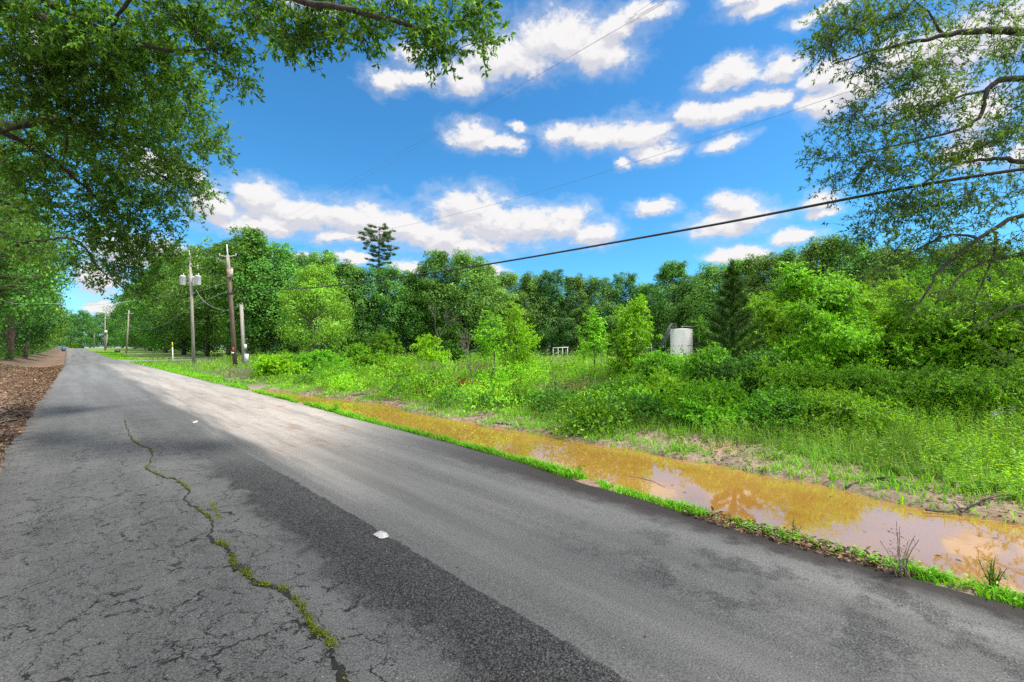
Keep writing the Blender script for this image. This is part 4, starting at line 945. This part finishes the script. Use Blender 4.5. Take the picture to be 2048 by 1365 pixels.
n = 1100; y = .4 + 1.8 * r.random(n); x = edge(y) - .03 + .3 * r.random(n); pp = np.column_stack([x, y, np.maximum(hgt(x, y), .004 * (x < edge(y))) + .006 + .02 * r.random(n)]); L_ = .03 + .05 * r.random(n); leaves(lt, pp, rnd_dirs(r, n) * [1, 1, .2], np.array([0, 0, 1.]) + r.normal(size=(n, 3)) * .4, L_, L_ * .3, .08)
n = 420; y = -2 + 24 * r.random(n); x = edge(y) + .3 + (bankx(y) - edge(y) - .2) * np.where(r.random(n) < .6, 1 - r.random(n) ** 3 * .3, r.random(n)); pp = np.column_stack([x, y, np.full(n, WZ + .004)]); L_ = .02 + .05 * r.random(n); leaves(lt, pp, rnd_dirs(r, n) * [1, 1, .02], np.array([0, 0, 1.]) + r.normal(size=(n, 3)) * .06, L_, L_ * .3, .03)
n = 260; y = 1 + 12 * r.random(n) ** 1.5; x = np.where(r.random(n) < .55, -.72 + .5 * r.random(n) ** 2, -.5 + 5 * r.random(n)); pp = np.column_stack([x, y, roadz(x) + .004]); L_ = .012 + .02 * r.random(n); leaves(lt, pp, rnd_dirs(r, n) * [1, 1, .1], np.array([0, 0, 1.]) + r.normal(size=(n, 3)) * .15, L_, L_ * .35, .08)
tag(lt.obj('leaf_litter', M['litter']), 'brown fallen leaves and twigs on the shoulder and mud bank', 'leaf litter', kind='stuff')

# ---------------------------------------------------------------- long crack and the moss in it
CK = [(250,842),(258,868),(268,884),(300,900),(302,922),(294,938),(322,953),(346,958),(360,968),(378,984),(370,1000),(398,1022),(418,1036),(424,1050),(420,1078),(446,1092),(462,1108),(466,1128),(492,1150),(508,1166),(534,1174),(560,1180),(592,1204),(612,1236),(628,1262),(656,1284),(664,1318),(684,1350),(700,1385),(720,1430),(752,1490)]
ckp = np.array([G(u, v, .03)[:2] for u, v in CK]); ckp = spline(ckp, 260); ckp += (r.random(ckp.shape) - .5) * np.array([.03, .03])
wv = np.linspace(.35, 1, 260) * (.005 + .028 * vnoise(np.arange(260), np.zeros(260), .12, 5) ** 2 + .008 * r.random(260))
tg = unit(np.gradient(ckp, axis=0)); nn = np.stack([-tg[:, 1], tg[:, 0]], 1)
a_, b_ = ckp - nn * wv[:, None], ckp + nn * wv[:, None]
V = np.stack([np.column_stack([a_, roadz(a_[:, 0]) + .004]), np.column_stack([b_, roadz(b_[:, 0]) + .004])], 1).reshape(-1, 3)
i = np.arange(259)[:, None] * 2; tag(link('road_crack', npmesh('road_crack', V, i + [0, 2, 3, 1], M['crack_dark'])), kind='structure')
ms = MB(); n = 17000; k = r.integers(0, 260, n); kk = (vnoise(k, k * 0, .16, 41) > .34) & (r.random(n) < 1.6 * vnoise(k, k * 0, .35, 43) - .35); k = k[kk]; n = len(k)
c = ckp[k] + r.normal(size=(n, 2)) * (wv[k] * .55 + .004)[:, None] * (.5 + 1.2 * vnoise(k, k * 0, .6, 47))[:, None] + nn[k] * .006; ph = roadz(c[:, 0])
h_ = .010 + .022 * r.random(n) * vnoise(k, k * 0, .2, 42)
leaves(ms, np.column_stack([c, ph + .003 + h_ * r.random(n)]), rnd_dirs(r, n) * [1, 1, .5] + [0, 0, .35], np.array([0, 0, 1.]) + r.normal(size=(n, 3)) * .6, .007 + .010 * r.random(n), .005, .1)
for px in ([(424,1005),(430,1022),(440,1038)], [(560,700+150),(250,815)],):
    q = spline(np.array([G(u, v, .03)[:2] for u, v in px]), 30) if px[0][0] == 424 else None
    if q is None: continue
    k = r.integers(0, 30, 300); c = q[k] + r.normal(size=(300, 2)) * .012; leaves(ms, np.column_stack([c, roadz(c[:, 0]) + .008]), rnd_dirs(r, 300) * [1, 1, .4], np.array([0, 0, 1.]) + r.normal(size=(300, 3)) * .5, .014, .007, .1)
tag(ms.obj('crack_moss', M['moss']), 'yellow-green weeds and moss growing along the road crack', 'moss', kind='stuff')

# ---------------------------------------------------------------- poles
def at(b, t, f, off=(0, 0, 0)): return b + (t - b) * f + np.asarray(off)
RX = np.array([CY_, -SY, 0.]); FW = np.array([SY, CY_, 0.])      # across and into the view
def insul(mb, p, h=.16, r_=.05): mb.lathe([(.01, 0), (r_ * .6, .01), (r_, h * .25), (r_ * .6, h * .35), (r_ * .95, h * .55), (r_ * .5, h * .65), (r_ * .8, h * .85), (.01, h)], p, 10)
def local(root_loc, mb): mb.v = [v - root_loc for v in mb.v]; return mb
# transformer pole
b = B(388.5, 50); b[2] = float(hgt(b[0], b[1])); t = P(380, 513, 50)
o = empty('utility_pole', b, label='weathered grey utility pole carrying three grey transformers', cat='utility pole')
m_ = MB(); m_.tube([b - [0, 0, .5], at(b, t, .5), t], [.17, .15, .12], 12); local(b, m_).obj('shaft', M['oldpole'], o, True)
m_ = MB(); tp = P(378, 499, 50); m_.tube([at(b, t, .97), tp], [.06, .035], 8); local(b, m_).obj('top_pin', M['fibre'], o, True)
for s in (-1, 1):
    m_ = MB(); a0 = t + np.array([0, 0, -.25]); a1 = a0 + RX * s * .78 + [0, 0, .22]; m_.tube([a0, a1], [.045, .03], 8); arm = local(b, m_).obj('arm', M['fibre'], o, True)
    m_ = MB(); insul(m_, a1); local(b, m_).obj('insulator', M['porcelain'], arm, True)
cz = HT(533, 50)
m_ = MB(); m_.tube([np.array([*at(b, t, .9)[:2], cz]) - RX * .8 + [0, 0, .03], np.array([*at(b, t, .9)[:2], cz]), np.array([*at(b, t, .9)[:2], cz]) + RX * .8 + [0, 0, .03]], .035, 6)
bracket = local(b, m_).obj('cutout_bracket', M['steel'], o)
for s in (-1, 1):
    m_ = MB(); c = np.array([*at(b, t, .9)[:2], cz]) + RX * s * .82; insul(m_, c, .26, .06); m_.tube([c + [0, 0, -.02], c + [0, 0, -.42]], .022, 6); local(b, m_).obj('cutout_fuse', M['porcelain'], o, True)
    m_ = MB(); m_.tube(spline([c + [0, 0, -.4], c + [0, 0, -.75] - RX * s * .1, c + [0, 0, -1.15] + RX * s * .08], 6), .01, 4, cap=False); local(b, m_).obj('jumper_wire', M['blackm'], o)
for s, fo in ((-1, -.05), (1, -.05), (-.28, .42)):
    m_ = MB(); ax = at(b, t, .80); c = np.array([ax[0], ax[1], HT(570.5, 50)]) + RX * (.83 * s) + FW * fo
    m_.lathe([(.0, 0), (.27, .0), (.29, .03), (.31, .9), (.33, .92), (.33, .97), (.2, 1.04), (.0, 1.06)], c, 20); can = local(b, m_).obj('transformer', M['canpaint'], o, True)
    m_ = MB(); insul(m_, c + [.05, 0, 1.04], .28, .06); insul(m_, c + [-.12, .05, 1.0], .16, .05); local(b, m_).obj('bushing', M['porcelain'], can, True)
    for zz in (.25, .75):
        m_ = MB(); m_.tube([c + [0, 0, zz], np.array([ax[0], ax[1], c[2] + zz - .1])], .035, 6)
        local(b, m_).obj('mounting_bracket', M['steel'], can, True)
TP = b, t
# tall brown pole
b = B(472, 40); b[2] = float(hgt(b[0], b[1])); t = P(455.5, 512, 40)
o = empty('utility_pole', b, label='tall brown utility pole with a rust-stained white box near its top', cat='utility pole')
m_ = MB(); m_.tube([b - [0, 0, .5], at(b, t, .5), t], [.20, .17, .13], 12); local(b, m_).obj('shaft', M['newpole'], o, True)
tp = P(453.5, 489, 40); m_ = MB(); m_.tube([at(b, t, .97), tp], [.07, .04], 8); local(b, m_).obj('top_pin', M['fibre'], o, True)
m_ = MB(); m_.tube([at(b, t, .80), at(b, t, 1.005)], [.15, .137], 12); local(b, m_).obj('bleached_top', M['oldpole'], o, True)
for s in (-1, 1):
    m_ = MB(); a0 = t + np.array([0, 0, -.1]); a1 = a0 + RX * s * .72 + [0, 0, .14]; m_.tube([a0, a1], [.04, .03], 8); arm = local(b, m_).obj('arm', M['fibre'], o, True)
    m_ = MB(); insul(m_, a1, .18); local(b, m_).obj('insulator', M['porcelain'], arm, True)
m_ = MB(); a0 = t + np.array([0, 0, -.62]); a1 = a0 - RX * .8 + [0, 0, .26]; m_.tube([a0, a1], [.035, .028], 8); m_.tube(spline([a1, a1 + [0, 0, .15], a1 - RX * .15, a1 - RX * .12 - [0, 0, .3]], 8), .03, 6); local(b, m_).obj('side_arm', M['steel'], o, True)
m_ = MB(); c = at(b, t, .845) + RX * .18 - FW * .16; m_.box(c, (.42, .26, .78), R(-YAW), .96); m_.box(c + [0, 0, .42], (.46, .3, .05), R(-YAW)); m_.tube([c + [0, 0, .42], c + [0, 0, .6]], .03, 6); local(b, m_).obj('control_box', M['rust'], o)
m_ = MB(); c = at(b, t, .665); m_.lathe([(.185, -.08), (.205, -.08), (.205, .08), (.185, .08)], c, 14); local(b, m_).obj('band', M['blackm'], o, True)
m_ = MB(); c = at(b, t, .165) - FW * .19; m_.box(c, (.14, .03, .32), R(-YAW)); tg_ = local(b, m_).obj('red_tag', M['red'], o)
m_ = MB(); m_.box(c - [0, 0, .32] - RX * .04, (.2, .05, .12), R(-YAW)); local(b, m_).obj('number_plate', M['white'], o)
m_ = MB(); c2 = at(b, t, .5) - FW * .16 - RX * .12; m_.tube([at(b, t, .04) - FW * .2 - RX * .1, at(b, t, .45) - FW * .17 - RX * .1, at(b, t, .75) - FW * .15 - RX * .1], .022, 5); local(b, m_).obj('ground_conduit', M['blackm'], o)
BP = b, t
# short service pole with meter
b = B(489.5, 46); b[2] = float(hgt(b[0], b[1])); t = P(482, 610, 46)
o = empty('service_pole', b, label='short wooden service pole with a grey electric meter at its foot', cat='utility pole')
m_ = MB(); m_.tube([b - [0, 0, .5], t], [.17, .14], 12); local(b, m_).obj('shaft', M['oldpole'], o, True)
m_ = MB(); c = at(b, t, .13) + RX * .30 - FW * .12; m_.box(c + [0, 0, -.1], (.34, .18, .85), R(-YAW)); mbx = local(b, m_).obj('meter_box', M['canpaint'], o)
m_ = MB(); c = at(b, t, .30) + RX * .24 - FW * .12; m_.box(c, (.24, .16, .5), R(-YAW)); local(b, m_).obj('switch_box', M['canpaint'], o)
m_ = MB(); m_.tube([at(b, t, .16) + RX * .2, at(b, t, .6) + RX * .17, t + RX * .15 + [0, 0, .1]], .025, 6); m_.tube(spline([t + RX * .15 + [0, 0, .1], t + [0, 0, .25], t - RX * .3 + [0, 0, .0], t - RX * .34 - [0, 0, .3]], 8), .018, 5, cap=False); local(b, m_).obj('conduit', M['steel'], o)
SPp = b, t
# distant poles
GP = 'line of distant utility poles beside the road'
def farpole(u, Z, vt, ub, vb, label, arm=True, dark=False, extra=None):
    b = B(ub, Z); b[2] = float(hgt(b[0], b[1])); t = P(u, vt, Z)
    o = empty('utility_pole', b, label=label, cat='utility pole', group=GP)
    m_ = MB(); m_.tube([b - [0, 0, .5], t], [.19, .14], 8); local(b, m_).obj('shaft', M['oldpole'], o, True)
    if arm:
        m_ = MB(); c = at(b, t, .92); m_.tube([c - RX * 1.1 + [0, 0, .1], c, c + RX * 1.1 + [0, 0, .1]], .10, 6); local(b, m_).obj('crossarm', M['oldpole'], o)
    if extra:
        m_ = MB(); c = at(b, t, extra) + RX * .3; m_.lathe([(0, 0), (.4, 0), (.4, .9), (0, 1.1)], c, 12); local(b, m_).obj('transformer', M['canpaint'], o, True)
    return b, t
P3 = farpole(258, 112, 621, 252.5, 711, 'nearest of the distant poles, with a small crossarm and sagging wire')
P4 = farpole(210.5, 156, 633, 209.5, 700, 'tall pale distant pole with a transformer, in front of lit leaves', extra=.5)
farpole(214.5, 165, 669, 211.5, 698, 'short leaning prop pole beside the pale distant pole', False)
farpole(188.5, 215, 660, 188, 698, 'distant pole with a crossarm right of two pale bare poles')
farpole(182.5, 235, 669, 181, 697, 'middle of the three farthest poles at the road end')
farpole(177.5, 250, 668, 178, 697, 'leftmost of the three farthest poles at the road end')
# marker post
b = B(346.5, 56); b[2] = float(hgt(b[0], b[1])); t = P(344.5, 685, 56)
o = empty('marker_post', b, label='thin white marker post with a yellow top left of the transformer pole', cat='marker post')
m_ = MB(); m_.tube([b - [0, 0, .3], at(b, t, .75)], .055, 8); local(b, m_).obj('post', M['white'], o, True)
m_ = MB(); m_.tube([at(b, t, .75), t], .06, 8); local(b, m_).obj('cap', M['yellow'], o, True)

# ---------------------------------------------------------------- wires
def wire(pts, r_, mat, label, n=60, group=None, cat='cable', name='cable', ns=6):
    m_ = MB(); q = spline(pts, n); c = q[0].copy(); m_.tube(q, r_, ns, cap=False); m_.v = [v - c for v in m_.v]
    ob = m_.obj(name, M[mat], None, True); ob.location = c; tag(ob, label, cat, group)
BB, BT = BP; TB, TT = TP
wire([P(465, 580.5, 40), P(600, 578, 31), P(800, 555, 23.2), P(1000, 525, 18.5), P(1400, 455, 13.2), P(2048, 338, 9), np.array([14.3, -6, 4.7]), np.array([14.8, -14, 6.2])], .034, 'cable', 'thick black cable sagging from the brown pole across the sky', 160, ns=8)
wire([P(452, 516, 40), P(600, 494, 31), P(800, 454, 23.2), P(1055, 391, 17.5), P(1500, 250, 12.3), P(2300, -20, 7.6), np.array([14, -6, 7.9])], .0045, 'wire', 'single thin wire crossing behind the willow oak tips', 120, cat='wire', name='wire', ns=4)
GV = 'pair of high power lines'
wire([P(436, 512, 40), P(1110, 131, 12.5), P(1262, 36, 10.8), P(1330, -12, 10), np.array([9.6, -3, 10])], .0032, 'wire', 'upper line of the high pair running out of the top of the picture', 100, GV, 'wire', 'wire', 4)
wire([P(470, 511, 40), P(1110, 131.5, 13), P(1262, 47, 11.4), P(1345, -8, 10.5), np.array([10.4, -3, 10])], .0032, 'wire', 'lower line of the high pair running out of the top of the picture', 100, GV, 'wire', 'wire', 4)
wire([P(464, 562, 40), P(392, 584, 45), P(310, 597, 49), P(190, 610, 46), P(90, 607, 43), P(0, 600, 40), np.array([-9, 28, 7.2])], .018, 'greywire', 'pale service wire running left from the brown pole over the road', 90)
wire([P(392, 580, 50), P(405, 600, 48.6), P(425, 614, 47.4), P(450, 621, 46.6), P(479, 612, 46)], .024, 'greywire', 'sagging pale wire from the transformer pole to the service pole', 40)
wire([P(466, 578, 40), P(420, 598, 50), P(370, 622, 65), P(325, 650, 82), P(290, 659, 95), P(257, 653, 112)], .03, 'greywire', 'long sagging wire from the brown pole to the nearest distant pole', 60)
wire([P(356, 511, 50), P(405, 512, 45), P(437, 508, 40)], .008, 'greywire', 'thin upper wire joining the two tall pole tops', 20, cat='wire', name='wire')
wire([P(398, 514, 50), P(430, 515, 45), P(470, 510, 40)], .008, 'greywire', 'thin lower wire joining the two tall pole tops', 20, cat='wire', name='wire')

# ---------------------------------------------------------------- white tank
Zt = 75; b = B(1363, Zt); b[2] = float(hgt(b[0], b[1])); H = HT(660, Zt) - b[2] ; rt = 21 * Zt / F
o = empty('storage_tank', b, label='white ribbed steel tank with rust spots in front of the wood', cat='tank')
m_ = MB(); n = 72; prof = [(1.0, 0), (1.0, H * .5), (1.0, H)]
th = np.arange(n) * 2 * math.pi / n; rr = rt * (1 + .012 * ((np.arange(n) // 1) % 3 == 0))
V = np.array([[rr[k] * math.cos(th[k]), rr[k] * math.sin(th[k]), z] for z in (0, H * .33, H * .66, H) for k in range(n)])
i = np.arange(3)[:, None] * n; j = np.arange(n)[None]; k = (j + 1) % n; m_.add(V, np.stack([i + j, i + k, i + n + k, i + n + j], -1).reshape(-1, 4)); m_.obj('shell', M['tank'], o)
m_ = MB(); m_.lathe([(rt * 1.02, H), (rt * 1.02, H + .06), (rt * .5, H + .16), (0.01, H + .20)], (0, 0, 0), 40); m_.obj('roof', M['tank'], o)
m_ = MB(); s0 = -RX * 3.7 - FW * .6 + [0, 0, HT(694, Zt) - b[2] - .2]; s1 = -RX * 1.9 - FW * .5 + [0, 0, H + .1]; s2 = -RX * 1.2 - FW * 1.1 + [0, 0, H + .1]
for off in (0, -.55):
    for dz in (.1, .9): m_.tube([s0 + FW * off + [0, 0, dz], s1 + FW * off + [0, 0, dz]], .035, 6)
    for f in np.linspace(0, 1, 7): m_.tube([s0 + (s1 - s0) * f + FW * off, s0 + (s1 - s0) * f + FW * off + [0, 0, .9]], .03, 5)
for f in np.linspace(0, 1, 14): c = s0 + (s1 - s0) * f - FW * .27; m_.box(c, (.2, .5, .03), R(-YAW))
for dz in (.45, .9): m_.tube([s1 + [0, 0, dz], s2 + [0, 0, dz]], .03, 6)
for f in np.linspace(0, 1, 5): m_.tube([s1 + (s2 - s1) * f, s1 + (s2 - s1) * f + [0, 0, .9]], .03, 5)
for f in (.0, .5): m_.tube([s0 + (s1 - s0) * f, (s0 + (s1 - s0) * f) * [1, 1, 0]], .05, 6)
m_.obj('stairs', M['wire'], o)
m_ = MB(); m_.tube(spline([(.3, 0, H + .1), (.3, 0, H + .65)], 3), .06, 8); q = np.array([.3, 0, H + .55]); m_.tube([q, q + RX * 2.8], .05, 8); m_.tube([q + RX * 2.8, q + RX * 2.8 + [0, 0, -H - .5]], .05, 8); m_.obj('pipe', M['steel'], o, True)
# pipe rail
Zr = 68; b = B(1121, Zr); b[2] = float(hgt(b[0], b[1])) + .5
o = empty('pipe_rail', b, label='low pale pipe rail with four legs at the far edge of the field', cat='rail')
m_ = MB(); zt = HT(695, Zr) - b[2]; m_.tube([RX * -1.15 + [0, 0, zt - .1], RX * 1.2 + [0, 0, zt]], .06, 8); m_.obj('top_rail', M['fibre'], o, True)
for x in (-1.1, -.35, .3, 1.05):
    m_ = MB(); m_.tube([RX * x + [0, 0, -.5], RX * x + [0, 0, zt - .03]], .05, 6); m_.obj('leg', M['fibre'], o, True)
Zr = 72; b = B(1289, Zr); b[2] = float(hgt(b[0], b[1])) + .3; zt = HT(690, Zr) - b[2]
o = empty('pipe_rail', b, label='grey pipe rail half hidden left of the tank stairs', cat='rail')
m_ = MB()
for dz in (0, -.5): m_.tube([RX * -1.2 + [0, 0, zt + dz], RX * 1.2 + [0, 0, zt + dz]], .05, 6)
m_.obj('top_rail', M['steel'], o, True)
for x in (-1.1, 0, 1.1):
    m_ = MB(); m_.tube([RX * x + [0, 0, -.3], RX * x + [0, 0, zt]], .045, 6); m_.obj('leg', M['steel'], o, True)

# ---------------------------------------------------------------- small things
# blackened log at the water's edge
b = G(728, 797, WZ); o = empty('blackened_log', b, label='blackened broken log lying at the far edge of the ditch', cat='log')
m_ = MB(); q = spline([RX * -.40, RX * -.1 + [0, 0, .05], RX * .36], 14) + rng.normal(size=(14, 3)) * .012 + [0, 0, .05]; m_.tube(q, .06 + .025 * rng.random(14), 9); m_.tube([RX * -.2 + [0, 0, .06], RX * .0 - FW * .2 + [0, 0, .1]], [.04, .02], 6); m_.tube([RX * .1 + [0, 0, .06], RX * .3 - FW * .12 + [0, 0, .1]], [.05, .03], 6); m_.obj('trunk', M['char'], o)
def stick(px, r0, r1, mat, label, zoff=.02, br=3, z0=None, seed=0, cat='stick', name='fallen_branch'):
    rr_ = np.random.default_rng(seed); q = np.array([G(u, v, z0 if z0 is not None else 0.) for u, v in px])
    q[:, 2] = np.array([max(float(hgt(a[0], a[1])), WZ) for a in q]) + zoff + r0
    q = spline(q, 18); q += rr_.normal(size=q.shape) * r0 * .35; c = q[0].copy(); m_ = MB(); m_.tube(q - c, np.linspace(r0, r1, 18), 6)
    for k in range(br):
        i_ = int(4 + rr_.random() * 11); d = unit(q[i_ + 1] - q[i_]) + rr_.normal(size=3) * .5; d[2] = abs(d[2]) * .4; ln = np.linalg.norm(q[-1] - q[0]) * (.15 + .2 * rr_.random())
        e = q[i_] + unit(d) * ln; m_.tube(spline([q[i_] - c, (q[i_] + e) / 2 - c + [0, 0, .02], e - c], 5), np.linspace(r0 * .6, r1 * .5, 5), 5)
    ob = m_.obj(name, M[mat], None, True); ob.location = c; tag(ob, label, cat)
stick([(1690,966),(1740,962),(1790,970),(1846,985)], .016, .006, 'bark', 'long thin dark branch on the mud beside the orange water at right', z0=-.1, seed=1)
stick([(1850,1000),(1900,1003),(1950,1000),(1990,990)], .014, .005, 'bark', 'dark twiggy branch near the right edge on the far bank', z0=-.05, seed=2, br=5)
stick([(984,852),(1008,855),(1030,857)], .03, .02, 'wood', 'short flat stick floating at the far edge of the water', .0, 0, WZ, 3)
stick([(455,765),(480,760),(505,764)], .03, .012, 'wood', 'bleached driftwood branch at the head of the ditch', .03, 5, -.1, 4)
stick([(-20,838),(10,828),(32,822)], .022, .012, 'wood', 'short pale stick, lower of two on the left shoulder', .01, 1, -.05, 5)
stick([(-30,868),(5,852),(34,846)], .024, .012, 'wood', 'thick bleached stick low on the left shoulder near the road edge', .01, 1, -.05, 6)
stick([(-10,812),(20,803),(48,797)], .016, .008, 'wood', 'thin pale stick higher on the left shoulder', .01, 2, -.05, 7)
stick([(1255,1112-160),(1300,962),(1330,975)], .006, .003, 'wood', 'thin reed lying over the orange water', .0, 2, WZ, 8)
# bare weed stalks standing over the water's near edge
def stalks(u, v, hpx, nst, label, seed, mat='dry', leafy=False, name='weed_stalks'):
    rr_ = np.random.default_rng(seed); b = G(u, v, -.05); b[2] = float(hgt(b[0], b[1])); _, Z = uvZ(b); H = hpx * Z / F
    o = empty(name, b, label=label, cat='weed'); m_ = MB(); lf = MB()
    for k in range(nst):
        a = rr_.random() * 6.28; d = np.array([math.cos(a), math.sin(a), 0]) * H * .35 * rr_.random(); h = H * (.6 + .4 * rr_.random())
        q = spline([rr_.normal(size=3) * [.03, .03, 0], d * .5 + [0, 0, h * .6], d + [0, 0, h]], 7); m_.tube(q, np.linspace(.004, .0018, 7), 4, cap=False)
        for s in range(4 if not leafy else 9):
            c = q[2 + s % 5]; e = c + unit(rr_.normal(size=3) + [0, 0, .6]) * H * .13
            m_.tube([c, e], [.002, .001], 3, cap=False)
            leaves(lf, np.repeat(e[None], 3, 0), rr_.normal(size=(3, 3)) + [0, 0, .3], rr_.normal(size=(3, 3)), .05 if leafy else .018, .018 if leafy else .006, .05)
    m_.obj('stem', M[mat], o); lf.obj('leaves', M['green' if leafy else mat], o)
stalks(1158, 948, 46, 7, 'small leafy weed standing at the near water edge below the white sky reflection', 1, 'bark_grey', True)
stalks(1590, 1088, 40, 8, 'tuft of thin dry stalks at the near water edge', 2, 'dry')
stalks(1800, 1165, 120, 9, 'tall thin dry stalks leaning over the reflection of the sky', 3, 'wood')
stalks(1985, 1192, 80, 12, 'clump of green grass stalks at the near edge close to the right side', 4, 'grass')
stalks(672, 828, 22, 6, 'little leafy plant on the grass strip far along the ditch', 5, 'grass', True)
stalks(1360, 1005, 32, 6, 'short dry stalks on the grass strip in mid picture', 6, 'bark')
stalks(384, 716, 26, 60, 'tuft of tall grass round the foot of the transformer pole', 7, 'verge', name='grass_tuft')
# white scraps on the road
def scrap(px, label, name='paper_scrap', th=.006):
    q = np.array([G(u, v, .035) for u, v in px]); c = q.mean(0); c[2] = float(roadz(c[0])) + .004; q = q - c; k = len(q)
    n_ = 5; rr_ = np.random.default_rng(k); m_ = MB()
    qq = spline(np.vstack([q, q[:1]]), 17)[:-1]; qq[:, :2] += rr_.normal(size=(16, 2)) * .003; qq[:, 2] = 0
    top = qq * .96 + [0, 0, th]; V = np.vstack([qq, top, [[0, 0, th * 1.6]]]); f = [[i, (i + 1) % 16, 16 + (i + 1) % 16, 16 + i] for i in range(16)] + [[16 + i, 16 + (i + 1) % 16, 16 + (i + 2) % 16, 32] for i in range(0, 16, 2)]
    m_.add(V, f); ob = m_.obj(name, M['scrap']); ob.location = c; tag(ob, label, 'scrap')
scrap([(746,1071),(762,1064),(779,1073),(762,1079)], 'flattened white scrap on the seam of the road')
scrap([(384,845),(394,842),(396,845),(386,847)], 'tiny white fleck farther up the road seam', 'paper_scrap')
# far roadside items
b = B(127, 140); b[2] = float(hgt(b[0], b[1])); o = empty('wheeled_bin', b, label='small dark blue bin on the left verge far down the road', cat='bin')
m_ = MB(); m_.box((0, 0, .55), (.7, .75, 1.0), .3, 1.12); m_.obj('body', M['blue'], o); m_ = MB(); m_.box((0, 0, 1.1), (.84, .9, .08), .3); m_.obj('lid', M['blue'], o)
shrub(152, 205, 690, 9, 'lime', 'round light green bush where the road vanishes', low=0, tips=60, shape='dome', name='bush', cat='bush', leafs=(.5, .3), twl=.7)
b = B(235, 130); b[2] = float(hgt(b[0], b[1])); o = empty('culvert_end', b, label='dark culvert end in the lawn left of the nearest distant pole', cat='culvert')
m_ = MB(); m_.lathe([(.38, -.6), (.45, -.6), (.45, .6), (.38, .6), (.38, -.6)], (0, 0, 0), 16); m_.v = [v[:, [2, 0, 1]] + [0, 0, .3] for v in m_.v]; m_.obj('pipe', M['blackm'], o)
